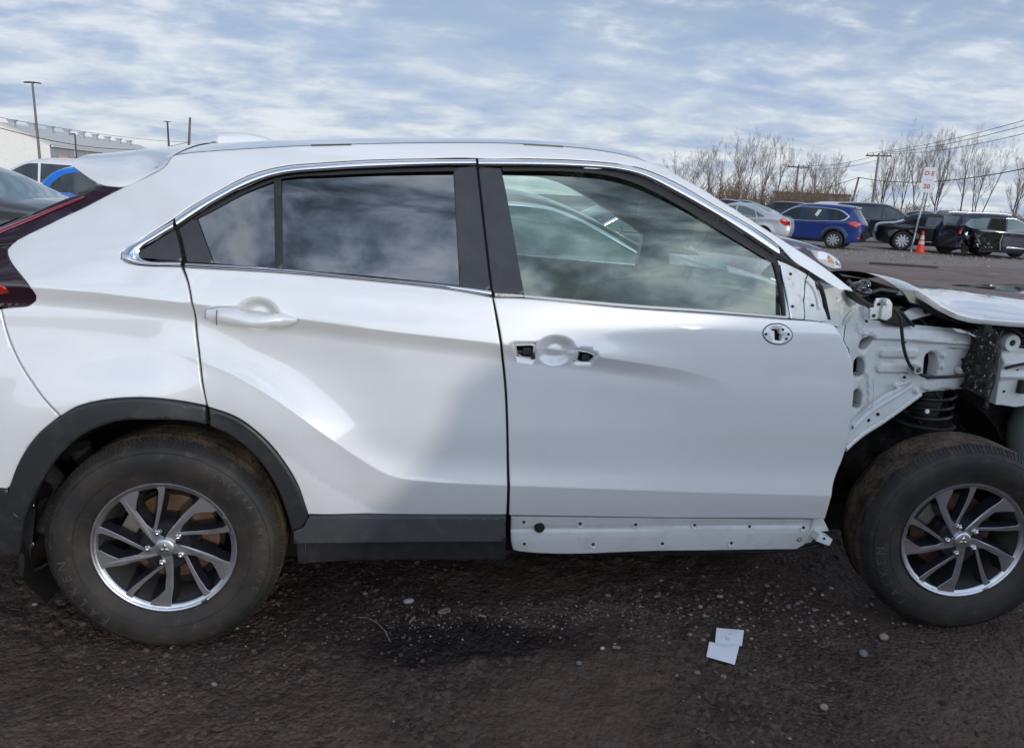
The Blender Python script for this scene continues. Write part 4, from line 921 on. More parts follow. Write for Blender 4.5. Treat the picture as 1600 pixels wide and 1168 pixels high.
def make_wheel(parent, loc, rz=0.0, camber=0.0):
    w = bpy.data.objects.new('wheel', None); COL.objects.link(w); w.parent = parent; w.location = loc; w.rotation_euler = (camber, 0, rz); w.empty_display_size = .1
    mb = MB(); prof = list(TPROF)+[(.353, .042)]
    mb.lathe(prof, n=120)
    back = [(.353, .205), (.349, .212), (.33, .235), (.30, .245), (.25, .235), (.21, .21)]; mb.lathe(back, n=80)
    t = mb.build('tyre', RUBBER, w, smooth=70)
    tr = MB()                                             # tread: five ribs with cross sipes cut as blocks
    ribs = [(.040, .068, 76), (.073, .103, 64), (.108, .140, 64), (.145, .175, 64), (.180, .208, 76)]
    tr.lathe([(.353, .040), (.3505, .060), (.346, .190), (.347, .208)], n=90)
    for ri, (y0, y1, nb) in enumerate(ribs):
        for i in range(nb):
            a0 = 2*math.pi*(i+.5*(ri % 2)*.7)/nb; a1 = a0+2*math.pi/nb*.93; sk = .018*(1 if ri < 2 else -1)*(ri != 2)
            ids = []
            sh = .003 if ri in (0, 4) else 0; TR = TYRE_R-(.0, .0, .001, .003, .005)[ri]
            for (yy, s2) in ((y0, -sk), (y1, sk)):
                drp = sh if (ri == 0 and yy == y0) or (ri == 4 and yy == y1) else 0
                for a in (a0, (a0+a1)/2, a1):
                    for rr in (.346, TR-drp): ids.append(tr.vert((rr*math.cos(a+s2), yy, rr*math.sin(a+s2))))
            q = ids
            for (A, B) in ((0, 2), (2, 4)):
                tr.face((q[A+1], q[B+1], q[B+7], q[A+7])); tr.face((q[A], q[A+1], q[A+7], q[A+6])) if A == 0 else None
                tr.face((q[A], q[B], q[B+1], q[A+1])); tr.face((q[A+6], q[A+7], q[B+7], q[B+6]))
            tr.face((q[4], q[10], q[11], q[5]))
    lug = MB()
    for i in range(150):                                  # shoulder lugs on the sidewall edge
        a = 2*math.pi*i/150+.006*math.sin(i*2.4); ids = []
        for rr, yy in ((.334, .0155), (.3535, .0385)):
            for da in (-.009, .009):
                for off in (.004, -.0016): ids.append(lug.vert((rr*math.cos(a+da), yy+off, rr*math.sin(a+da))))
        for f in ((1, 3, 7, 5), (0, 1, 5, 4), (2, 6, 7, 3), (0, 2, 3, 1), (4, 5, 7, 6)): lug.face([ids[k] for k in f])
    lug.build('shoulder_lugs', RUBBER, w, kind='stuff')
    tr.build('tread', TREAD, t, kind='stuff') if False else tr.build('tread', TREAD, w)
    l = lettering('FALKEN', .286, .030, math.pi+.62, .155).v and None
    lt = lettering('FALKEN', .283, .030, math.radians(232), .150)
    l2 = lettering('SINCERA SN250 A/S', .292, .020, math.radians(62), .098); b = len(lt.v); lt.v += l2.v
    for f in l2.f: lt.face([b+i for i in f])
    lt.build('tyre_lettering', mat('lettering_rubber', (.062, .055, .046), .6), w, kind='stuff')
    for rr in (.318, .262):
        mb = MB(); mb.lathe([(rr-.0018, tyre_y(rr)+.001), (rr, tyre_y(rr)-.0016), (rr+.0018, tyre_y(rr)+.001)], n=96); mb.build('sidewall_ridge', RUBBER, w, smooth=60)
    # rim lip and barrel
    mb = MB(); mb.lathe([(.2175, .032), (.2185, .024), (.2165, .0185), (.213, .018), (.209, .022), (.2065, .026)], n=96, mats=[0]*5)
    mb.lathe([(.2075, .0235), (.2055, .0245), (.199, .0262), (.1965, .032)], n=96, m=0)
    mb.lathe([(.2065, .026), (.2045, .034), (.197, .060), (.190, .12), (.188, .20), (.20, .22)], n=72, m=1); mb.build('rim', [ALLOY, mat('barrel_grey', (.085, .083, .08), .5, .3, 0, .5, (20, (.15, .12, .09), .5, .8))], w, smooth=60)
    # spokes: machined faces on dark flanks
    def spoke(outline, name, y_in, y_out, depth):
        P = resample(outline, .012, True, 9); mb = MB(); k = len(P)
        rr = np.hypot(P[:, 0], P[:, 1]); yf = np.interp(rr, [.03, .08, .15, .206], [.030, .030, .027, .025])
        f = [mb.vert((x, y, z)) for (x, z), y in zip(P, yf)]; mb.face(f, 0)
        t2 = np.roll(P, -1, 0)-np.roll(P, 1, 0); t2 /= np.maximum(np.hypot(*t2.T), 1e-9)[:, None]
        ar = .5*np.sum(P[:, 0]*np.roll(P[:, 1], -1)-P[:, 1]*np.roll(P[:, 0], -1)); sg = 1 if ar > 0 else -1
        N2 = np.stack([t2[:, 1], -t2[:, 0]], 1)*sg
        e1 = [mb.vert((x+n[0]*.0012, y+.0018, z+n[1]*.0012)) for (x, z), n, y in zip(P, N2, yf)]
        e2 = [mb.vert((x+n[0]*.009, y+depth, z+n[1]*.009)) for (x, z), n, y in zip(P, N2, yf)]
        for i in range(k):
            j = (i+1) % k; mb.face((f[i], f[j], e1[j], e1[i]), 0); mb.face((e1[i], e1[j], e2[j], e2[i]), 1)
        return mb.build(name, [ALLOY, ALLOYD], w)
    def pol(deg, r): return (RIM_R*r*math.cos(R(deg)), RIM_R*r*math.sin(R(deg)))
    prim = [pol(94, .125), pol(80, .20), pol(66.5, .40), pol(60, .66), pol(56.5, .84), pol(56, .965), pol(48, .972), pol(38, .965), pol(38.6, .885), pol(43.5, .80), pol(51, .68), pol(53, .42), pol(44, .23), pol(20, .135)]
    sec = [pol(121, .30), pol(104, .45), pol(95, .68), pol(92.5, .87), pol(94.5, .965), pol(87, .965), pol(87.5, .86), pol(90, .68), pol(98, .45), pol(113, .285)]
    for k in range(5):
        rot = lambda Q, d: [(x*math.cos(d)-z*math.sin(d), x*math.sin(d)+z*math.cos(d)) for x, z in Q]
        d = -R(72)*k
        spoke(rot(prim, d), 'spoke', 0, 0, .045); spoke(rot(sec, d), 'thin_spoke', 0, 0, .035)
    mb = MB(); mb.lathe([(.0001, .020), (.0245, .0205), (.0285, .022), (.0305, .026), (.032, .032)], n=40)
    mb.build('hub_cap', ALLOY, w, smooth=50)
    mb = MB()                                             # three-pointed diamond emblem
    for a in (90, 210, 330):
        ux, uz = math.cos(R(a)), math.sin(R(a)); vx, vz = -uz, ux; L_ = .0185; W_ = .0062
        pts = [(0, 0), (ux*L_/2+vx*W_, uz*L_/2+vz*W_), (ux*L_, uz*L_), (ux*L_/2-vx*W_, uz*L_/2-vz*W_)]
        ids = [mb.vert((x, .0198, z)) for x, z in pts]; c = mb.vert((ux*L_/2, .0178, uz*L_/2)); 
        for i in range(4): mb.face((ids[i], ids[(i+1) % 4], c))
    mb.build('emblem', STEEL, w)
    mb = MB(); mb.lathe([(.03, .032), (.075, .034), (.085, .05), (.09, .09)], n=40, m=0); mb.build('wheel_centre', ALLOYD, w, smooth=50)
    for k in range(5):
        a = R(112-72*k); c = (RIM_R*.245*math.cos(a), 0, RIM_R*.245*math.sin(a)); mb = MB()
        mb.lathe([(.0001, .017), (.004, .0175), (.0075, .021), (.0082, .025)], c, 16); mb.lathe([(.0082, .025), (.0105, .026), (.0105, .040)], c, 6); mb.lathe([(.0105, .038), (.0125, .040), (.0125, .045)], c, 16); mb.build('lug_nut', STEEL, w, smooth=45)
        mb = MB(); mb.lathe([(.0165, .0295), (.0145, .034), (.014, .046)], c, 20); mb.build('lug_recess', ALLOYD, w, smooth=45)
    mb = MB(); mb.lathe([(.045, .085), (.085, .088), (.09, .11), (.095, .112), (.142, .112), (.144, .13), (.095, .13)], n=60); mb.build('brake_disc', RUST, w, smooth=40)
    mb = MB(); mb.lathe([(.155, .135), (.05, .14)], n=40); mb.lathe([(.19, .16), (.03, .165)], n=40); mb.build('backing_plate', DARK, w)
    mb = MB(); a = R(150); mb.box((.125*math.cos(a), .105, .125*math.sin(a)), (.05, .05, .10), Matrix.Rotation(-a, 3, 'Y')); mb.build('brake_caliper', mat('caliper_grey', (.16, .145, .12), .6, .3, 0, .5, (30, (.22, .13, .07), .5, .75)), w, bevel=.008)
    mb = MB(); a = R(-58); mb.box((.213*math.cos(a), .017, .213*math.sin(a)), (.022, .006, .009), Matrix.Rotation(-a+math.pi/2, 3, 'Y')); mb.build('balance_weight', STEEL, w, bevel=.001)
    return w
rear_w = make_wheel(hero, (0, 0, .352))
front_w = copy_tree(rear_w, hero); front_w.location = (2.695, -.015, .358); front_w.rotation_euler = (0, 0, -R(8.5))
for off_, nm in ((0, 'wheel'), (2.67, 'wheel')):
    mb = MB(); mb.lathe([(.20, -.02), (.30, -.005), (.345, -.03), (.355, -.06), (.355, -.18), (.30, -.22), (.05, -.2)], (off_, 2*MID, .352), 40); mb.build('wheel', RUBBER, hero, smooth=50)

# ================================================================== ground
def ground_mat():
    m = bpy.data.materials.new('muddy_lot'); m.use_nodes = True; nt = m.node_tree; b = nt.nodes['Principled BSDF']; N = nt.nodes.new; L = nt.links.new
    geo_ = N('ShaderNodeNewGeometry'); sp = N('ShaderNodeSeparateXYZ'); L(geo_.outputs['Position'], sp.inputs[0])
    def noise(scale, det=6, rough=.6, dist=0):
        n = N('ShaderNodeTexNoise'); n.inputs['Scale'].default_value = scale; n.inputs['Detail'].default_value = det; n.inputs['Roughness'].default_value = rough; n.inputs['Distortion'].default_value = dist
        L(geo_.outputs['Position'], n.inputs[0]); return n.outputs[0]
    def ramp(v, a, c, lo=0, hi=1):
        r = N('ShaderNodeMapRange'); r.inputs['From Min'].default_value = a; r.inputs['From Max'].default_value = c; r.inputs['To Min'].default_value = lo; r.inputs['To Max'].default_value = hi; L(v, r.inputs[0]); return r.outputs[0]
    def mix(f, a, c):
        x = N('ShaderNodeMixRGB'); L(f, x.inputs[0])
        for i, v in ((1, a), (2, c)):
            if isinstance(v, tuple): x.inputs[i].default_value = (*v, 1)
            else: L(v, x.inputs[i])
        return x.outputs[0]
    def mul(a, c):
        x = N('ShaderNodeMath'); x.operation = 'MULTIPLY'; L(a, x.inputs[0])
        if isinstance(c, float): x.inputs[1].default_value = c
        else: L(c, x.inputs[1])
        return x.outputs[0]
    n1 = noise(1.1); n2 = noise(9); n3 = noise(60, 4); n4 = noise(220, 3)
    near = mix(ramp(n1, .38, .62), (.060, .036, .0265), (.116, .072, .053))
    near = mix(ramp(n2, .48, .75), near, (.115, .080, .063))
    vo = N('ShaderNodeTexVoronoi'); vo.inputs['Scale'].default_value = 62; vo.inputs['Randomness'].default_value = 1
    wv = N('ShaderNodeVectorMath'); wv.operation = 'MULTIPLY_ADD'; wv.inputs[1].default_value = (.02, .02, .02)
    wn = N('ShaderNodeTexNoise'); wn.inputs['Scale'].default_value = 45; wn.inputs['Detail'].default_value = 3; L(geo_.outputs['Position'], wn.inputs[0]); L(wn.outputs['Color'], wv.inputs[0]); L(geo_.outputs['Position'], wv.inputs[2]); L(wv.outputs[0], vo.inputs[0])
    vc = N('ShaderNodeSeparateColor'); L(vo.outputs['Color'], vc.inputs[0])
    gz = ramp(noise(1.6, 4, .6), .40, .62, .12, 1.0)
    near = mix(mul(ramp(vc.outputs[0], .35, 1.0, 0, .62), gz), near, (.030, .0205, .0170)); near = mix(mul(ramp(vc.outputs[1], .72, 1.0, 0, .8), gz), near, (.145, .100, .078))
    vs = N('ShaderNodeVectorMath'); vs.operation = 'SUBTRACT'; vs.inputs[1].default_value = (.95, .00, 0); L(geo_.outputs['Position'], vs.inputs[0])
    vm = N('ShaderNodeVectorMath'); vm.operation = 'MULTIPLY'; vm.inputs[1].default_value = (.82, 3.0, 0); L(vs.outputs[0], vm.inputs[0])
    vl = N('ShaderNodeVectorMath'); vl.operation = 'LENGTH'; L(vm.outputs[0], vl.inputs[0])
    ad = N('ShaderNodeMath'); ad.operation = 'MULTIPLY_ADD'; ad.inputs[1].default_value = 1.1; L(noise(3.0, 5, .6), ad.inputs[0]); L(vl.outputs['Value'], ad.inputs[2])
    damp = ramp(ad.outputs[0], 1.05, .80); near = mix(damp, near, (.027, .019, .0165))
    # farther out: drier brown track, then grey crushed stone
    dist = N('ShaderNodeVectorMath'); dist.operation = 'LENGTH'; L(geo_.outputs['Position'], dist.inputs[0])
    brown = mix(ramp(noise(.9), .35, .65), (.20, .142, .118), (.29, .215, .185))
    wob = N('ShaderNodeMath'); wob.operation = 'MULTIPLY_ADD'; wob.inputs[1].default_value = 5.0; L(noise(.35), wob.inputs[0]); L(sp.outputs[1], wob.inputs[2])
    f1 = ramp(dist.outputs['Value'], 3.2, 8.5); c = mix(f1, near, brown)
    stone = mix(ramp(noise(14, 5, .7), .42, .68), (.24, .195, .165), (.44, .385, .335)); stone = mix(ramp(noise(2.2), .45, .7), stone, (.31, .25, .21))
    f2 = ramp(wob.outputs[0], 20.0, 21.6); c = mix(f2, c, stone)
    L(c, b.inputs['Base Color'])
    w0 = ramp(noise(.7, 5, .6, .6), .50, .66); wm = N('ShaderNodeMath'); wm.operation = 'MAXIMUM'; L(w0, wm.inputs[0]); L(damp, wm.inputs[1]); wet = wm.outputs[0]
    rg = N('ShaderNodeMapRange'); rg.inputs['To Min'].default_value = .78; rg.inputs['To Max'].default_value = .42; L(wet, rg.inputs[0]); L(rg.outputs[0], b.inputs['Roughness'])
    b.inputs['Specular IOR Level'].default_value = .22
    bp = N('ShaderNodeBump'); bp.inputs['Strength'].default_value = 1.0; bp.inputs['Distance'].default_value = .016
    h = N('ShaderNodeMath'); h.operation = 'MULTIPLY_ADD'; h.inputs[1].default_value = -.55; L(vo.outputs['Distance'], h.inputs[0]); L(n3, h.inputs[2]); L(h.outputs[0], bp.inputs['Height']); L(bp.outputs[0], b.inputs['Normal'])
    return m
def axis(lo, hi, step, far, grow=1.16):
    c = list(np.arange(lo, hi, step)); s = step; x = c[-1]
    while x < far: s *= grow; x += s; c.append(x)
    s = step; x = lo; l = []
    while x > -far: s *= grow; x -= s; l.append(x)
    return np.array(l[::-1]+c)
gx_ = axis(-.75, 3.05, .0125, 600); gy_ = axis(-.75, .75, .0125, 900)
GX, GY = np.meshgrid(gx_, gy_, indexing='ij')
def ground_z(x, y):
    h = .030*(fbm(x*1.3+40, y*1.3+40, 3, 3)-.5)+.022*(fbm(x*6+9, y*6+9, 4, 4)-.5)
    clod = fbm(x*24+7, y*24+3, 4, 8, .6); h = h+.020*np.maximum(0, clod-.48)*smooth(.32, .6, fbm(x*2.3+3, y*2.3+8, 3, 12))*2.2
    h = h+.010*(fbm(x*55+1, y*55+5, 3, 9)-.5)
    for wx, wy in ((0, .12), (2.67, .15)):               # pressed flat under the tyres
        d = np.hypot((x-wx)/.22, (y-wy)/.22); h = h*smooth(.6, 1.5, d)-.004*(1-smooth(.6, 1.5, d))
    return h
GZ = ground_z(GX, GY)
dd = np.hypot(GX-1, GY); GZ = GZ*(1-.75*smooth(15, 60, dd))
GZ = GZ-.05*np.exp(-(((GX-14.2)/2.6)**2+((GY-12.4)/1.3)**2)**2)
n0, n1_ = GX.shape; idx = np.arange(n0*n1_).reshape(n0, n1_)
gme = bpy.data.meshes.new('ground'); co = np.stack([GX.ravel(), GY.ravel(), GZ.ravel()], 1)
fa = np.stack([idx[:-1, :-1].ravel(), idx[1:, :-1].ravel(), idx[1:, 1:].ravel(), idx[:-1, 1:].ravel()], 1)
gme.vertices.add(len(co)); gme.vertices.foreach_set('co', co.ravel()); gme.loops.add(fa.size); gme.loops.foreach_set('vertex_index', fa.ravel().astype(np.int32))
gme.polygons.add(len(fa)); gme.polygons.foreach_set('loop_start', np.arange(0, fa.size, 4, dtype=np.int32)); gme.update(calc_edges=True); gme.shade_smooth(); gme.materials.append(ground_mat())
ground = bpy.data.objects.new('ground', gme); COL.objects.link(ground); ground['kind'] = 'structure'
# puddle on the track beyond the hood
mb = MB(); pc = (14.2, 12.4); ring = [mb.vert((pc[0]+(2.3+.7*math.sin(a*3+1)+.3*math.sin(a*7))*math.cos(a), pc[1]+(1.05+.25*math.sin(a*2+.4)+.15*math.sin(a*5))*math.sin(a), -.022)) for a in np.linspace(0, 2*math.pi, 48, endpoint=False)]; mb.face(ring)
pu = mb.build('water', mat('puddle_water', (.035, .025, .02), .03, 0, 0, .6)); pu['kind'] = 'structure'

# loose gravel pressed into the mud (uncountable) and the stones one can pick out
STONES = [mat('stone_tan', (.30, .25, .19), .85, 0, 0, .3, (30, (.18, .15, .12), .4, .7)), mat('stone_grey', (.20, .19, .185), .85, 0, 0, .3, (30, (.11, .10, .10), .4, .7)), mat('stone_dark', (.060, .043, .035), .8), mat('stone_pale', (.42, .39, .35), .85), mat('clod_black', (.028, .020, .017), .85), mat('clod_brown', (.10, .068, .053), .9)]
def rock(mb, c, s, m, seed, flat=.6):
    r = np.random.default_rng(seed); V = []
    t = (1+5**.5)/2
    ico = np.array([(-1, t, 0), (1, t, 0), (-1, -t, 0), (1, -t, 0), (0, -1, t), (0, 1, t), (0, -1, -t), (0, 1, -t), (t, 0, -1), (t, 0, 1), (-t, 0, -1), (-t, 0, 1)])/1.9
    F = [(0, 11, 5), (0, 5, 1), (0, 1, 7), (0, 7, 10), (0, 10, 11), (1, 5, 9), (5, 11, 4), (11, 10, 2), (10, 7, 6), (7, 1, 8), (3, 9, 4), (3, 4, 2), (3, 2, 6), (3, 6, 8), (3, 8, 9), (4, 9, 5), (2, 4, 11), (6, 2, 10), (8, 6, 7), (9, 8, 1)]
    a = r.uniform(0, 6.28); ca, sa = math.cos(a), math.sin(a); st = r.uniform(.7, 1.35)
    ids = []
    for v in ico:
        k = r.uniform(.75, 1.15); x, y, z = v*k*s; x *= st; x, y = x*ca-y*sa, x*sa+y*ca; ids.append(mb.vert((c[0]+x, c[1]+y, c[2]+z*flat)))
    for f in F: mb.face([ids[i] for i in f], m)
mb = MB(); r_ = np.random.default_rng(5); k = 0
for i in range(13000):
    if i < 11000: x = r_.uniform(-.75, 3.1); y = r_.uniform(-.72, .9)
    else: x = r_.uniform(-3, 8); y = r_.uniform(-.5, 6)
    if fbm(np.array([x*1.7]), np.array([y*1.7]), 3, 21)[0] < r_.uniform(.40, .66): continue
    s = .0026+.0105*r_.random()**2.6
    m = int(r_.choice([0, 1, 2, 3, 4, 5], p=[.03, .035, .40, .005, .28, .25])); s = s*(.55 if m in (0, 1, 3) else 1); rock(mb, (x, y, float(ground_z(np.array(x), np.array(y)))+s*.15), s, m, i)
for i in range(700):                                     # trail of pale chips in front of the sill
    x = r_.normal(1.15, .42); y = r_.normal(.15, .07)+.05*(x-1.1); s = .0016+.0032*r_.random()**2
    rock(mb, (x, y, float(ground_z(np.array(x), np.array(y)))+s*.3), s, int(r_.choice([0, 3, 1], p=[.6, .15, .25])), 9000+i)
for i in range(260):                                     # scatter of tan stones toward the front tyre
    x = r_.normal(2.15, .38); y = r_.normal(.17, .13); s = .003+.009*r_.random()**2.2
    rock(mb, (x, y, float(ground_z(np.array(x), np.array(y)))+s*.25), s, int(r_.choice([0, 1, 5, 3], p=[.40, .30, .25, .05])), 15000+i)
g = mb.build('gravel', STONES); tag(g, 'small loose stones pressed into the dark mud around the white crossover', 'gravel', None, 'stuff')
mb = MB()
for i in range(3500):
    x = r_.uniform(4, 34); y = r_.uniform(18, 27); s = .012+.03*r_.random()**2
    rock(mb, (x, y, s*.2), s, int(r_.choice([0, 1, 3], p=[.4, .4, .2])), 20000+i)
g = mb.build('gravel', STONES); tag(g, 'grey crushed stone strewn in front of the far row of cars', 'gravel', None, 'stuff')
stones = [((639, 942), .021, 3, 'pale egg-shaped stone on the mud below the rear door cladding'), ((1381, 999), .026, 0, 'largest tan stone on the mud left of the front tyre'), ((1349, 1023), .021, 1, 'dull brown stone beside the largest tan stone near the front tyre'),
          ((1288, 1105), .020, 0, 'lone tan stone on bare mud near the lower edge below the front tyre'), ((941, 1016), .012, 3, 'small pale stone left of a flat chip on dark mud'), ((1100, 965), .014, 0, 'round brown stone under the bare sill, below its front half'),
          ((949, 936), .014, 1, 'grey pebble on the mud just below the middle of the bare sill'), ((571, 931), .013, 1, 'grey pebble left of the pale egg-shaped stone'), ((1090, 1052), .015, 1, 'grey stone just below and left of the folded paper'), ((1325, 958), .012, 0, 'small stone close to the inner edge of the front tyre'),
          ((55, 948), .014, 0, 'tan stone on the mud left of the rear tyre'), ((335, 1072), .014, 1, 'dark grey stone on the mud below the rear tyre'), ((905, 1037), .013, 1, 'grey stone on bare mud left of the folded paper'), ((1130, 1060), .014, 1, 'grey stone on the mud straight below the folded paper'), ((82, 888), .018, 0, 'tan stone lying behind the mud flap at the rear tyre')]
for i, ((a, b), s, m, lab) in enumerate(stones):
    p = at_z(a, b, .0); mb = MB(); rock(mb, (0, 0, 0), s, 0, 500+i*7, .7)
    bm = bmesh.new()
    o = mb.build('stone', STONES[m]); md = o.modifiers.new('s', 'SUBSURF'); md.levels = md.render_levels = 1
    o.location = (p[0], p[1], float(ground_z(np.array(p[0]), np.array(p[1])))+s*.30); tag(o, lab, 'stone', 'loose stones on the mud'); bm.free()
WOOD = mat('weathered_wood', (.30, .23, .16), .9, 0, 0, .2, (40, (.16, .12, .08), .4, .7))
chips = [((694, 959), .055, .024, .5, 'flat tan wood chip on the mud below the rear door'), ((644, 974), .052, .010, 1.15, 'thin brown splinter of wood lying upright on the mud beside the flat chip'), ((753, 969), .03, .008, -.4, 'slim tan splinter on the mud below the shut line of the doors'), ((1028, 936), .04, .010, .3, 'slim wood splinter below the bare sill'), ((963, 1016), .03, .012, -.2, 'small pale torn chip beside a pale stone on dark mud')]
for (a, b), l, w, rz, lab in chips:
    p = at_z(a, b); mb = MB(); mb.prism([(-l/2, 0), (-l*.3, w*.5), (l*.4, w*.45), (l/2, w*.1), (l*.35, -w*.5), (-l*.35, -w*.4)], -.002, .003)
    mb.v = [(x, z, y) for x, y, z in mb.v]; o = mb.build('wood_chip', WOOD, bevel=.0008); o.location = (p[0], p[1], float(ground_z(np.array(p[0]), np.array(p[1])))+.006); o.rotation_euler = (.08, .06, rz); tag(o, lab, 'wood chip', 'wood chips on the mud')
mb = MB(); pts = [at_z(a, b, .012) for a, b in ((560, 961), (575, 966), (590, 975), (602, 987), (609, 997))]
mb.tube([(p[0], p[1], float(ground_z(np.array(p[0]), np.array(p[1])))+.006+.006*math.sin(i)) for i, p in enumerate(pts)], .0018, 6); tag(mb.build('twig', WOOD), 'thin curved dry twig on the mud right of the rear tyre', 'twig')
# folded sheet of paper on the mud
pp = [at_z(*q) for q in ((1118, 992), (1161, 994), (1158, 1017), (1154, 1017.5), (1147, 1045), (1103, 1031), (1107, 1012), (1116, 1013))]
root = thing('folded_paper', 'folded white sheet of paper lying on the mud in front of the bare sill', 'paper', (pp[0][0], pp[0][1], 0))
o0 = np.array([pp[0][0], pp[0][1], 0])
def sheet(ids, zs, name):
    mb = MB(); P = [pp[i]-o0+np.array([0, 0, z]) for i, z in zip(ids, zs)]; c = np.mean(P, 0)+np.array([0, 0, .003]); vt = [mb.vert(p) for p in P]; vb = [mb.vert(p-np.array([0, 0, .0012])) for p in P]; cc = mb.vert(c); n = len(P)
    for i in range(n): mb.face((vt[i], vt[(i+1) % n], cc)); mb.face((vt[i], vb[i], vb[(i+1) % n], vt[(i+1) % n]))
    mb.face(vb[::-1]); return mb.build(name, PAPER, root)
up = sheet((0, 1, 2, 7), (.030, .026, .022, .022), 'paper_fold'); sheet((7, 2, 3, 4, 5, 6), (.0235, .0235, .025, .018, .015, .026), 'paper_fold')
mb = MB()                                                # a few faint printed lines
A, B, D = pp[0]-o0, pp[1]-o0, pp[7]-o0
for k in range(7):
    s0, t0 = .34+.0*k, .38+.065*k; q = A+(B-A)*s0+(D-A)*t0+np.array([0, 0, .0305-.006*t0]); e = (B-A)*(.16 if k % 3 else .2); w = (D-A)*.025
    ids = [mb.vert(q), mb.vert(q+e), mb.vert(q+e+w), mb.vert(q+w)]; mb.face(ids)
mb.build('printed_lines', mat('faint_print', (.32, .34, .38), .8), up)
# white papers left on the dashboard of the crossover
P = [at_y(*q) for q in ((1046, 396, .60), (1128, 402, .48), (1139, 424, .42), (1046, 412, .58))]; mb = MB(); cen = np.mean(P, 0); vt = [mb.vert(p-cen) for p in P]; vb = [mb.vert(p-cen+np.array([0, .004, -.002])) for p in P]
mb.face(vt); mb.face(vb[::-1]); [mb.face((vt[i], vb[i], vb[(i+1) % 4], vt[(i+1) % 4])) for i in range(4)]
o = mb.build('paper_sheet', PAPER); o.location = cen; tag(o, 'white sheet of paper on the dashboard, seen through the front door window', 'paper')

# ================================================================== other cars in the yard
def paint(name, col, rough=.3, metal=.0): return mat(name, col, rough, metal, 1.0, .12, (5, tuple(c*.7+.02 for c in col), .5, .95))
CGLASS = mat('car_glass', (.018, .026, .026), .02, 0, 0, 1.0); CGLASS2 = mat('pale_car_glass', (.10, .14, .135), .03, 0, 0, 1.0)
ALLOYF = mat('silver_wheel', (.48, .48, .5), .35, .8); HEADLAMP = mat('headlamp_lens', (.62, .63, .62), .1, .2, 1.0); AMBER = mat('amber_lens', (.62, .27, .14), .2)
REDL = mat('red_tail_lens', (.48, .015, .02), .15, 0, 1.0)
def chaikin(pts, it=2):
    for _ in range(it):
        out = [pts[0]]
        for i in range(len(pts)-1):
            (x0, z0, t0), (x1, z1, t1) = pts[i], pts[i+1]
            out += [(x0*.75+x1*.25, z0*.75+z1*.25, t0), (x0*.25+x1*.75, z0*.25+z1*.75, t0)]
        out.append(pts[-1]); pts = out
    return pts
def wheel_for_car(root, R0, x, y, side, spokes, m_rim=None):
    w = bpy.data.objects.new('wheel', None); COL.objects.link(w); w.parent = root; w.location = (x, y*side, R0); w.empty_display_size = .1
    w.rotation_euler = (0, 0, 0 if side < 0 else math.pi)
    mb = MB(); mb.lathe([(R0*.66, .01), (R0*.72, -.012), (R0*.90, -.014), (R0*.98, .01), (R0, .04), (R0, .19), (R0*.9, .22), (R0*.3, .2)], n=36); mb.build('tyre', RUBBER, w, smooth=45)
    mb = MB(); mb.lathe([(R0*.67, .006), (R0*.64, -.004), (R0*.60, .015), (R0*.58, .07), (.02, .075)], n=32, mats=[0, 0, 1, 1]); mb.build('rim', [m_rim or ALLOYF, ALLOYD], w, smooth=40)
    for k in range(spokes):
        a = 2*math.pi*k/spokes; c, s = math.cos(a), math.sin(a); mb = MB(); wd0, wd1 = R0*.085, R0*.10*(7/spokes+.2)
        P = [(R0*.10, -wd0), (R0*.62, -wd1), (R0*.62, wd1), (R0*.10, wd0)]; P = [(p*c-q*s, p*s+q*c) for p, q in P]
        mb.prism(P, .004, .035); mb.build('spoke', m_rim or ALLOYF, w)
    mb = MB(); mb.lathe([(.001, -.004), (R0*.15, -.002), (R0*.19, .02)], n=18); mb.build('hub_cap', m_rim or ALLOYF, w, smooth=50)
    return w
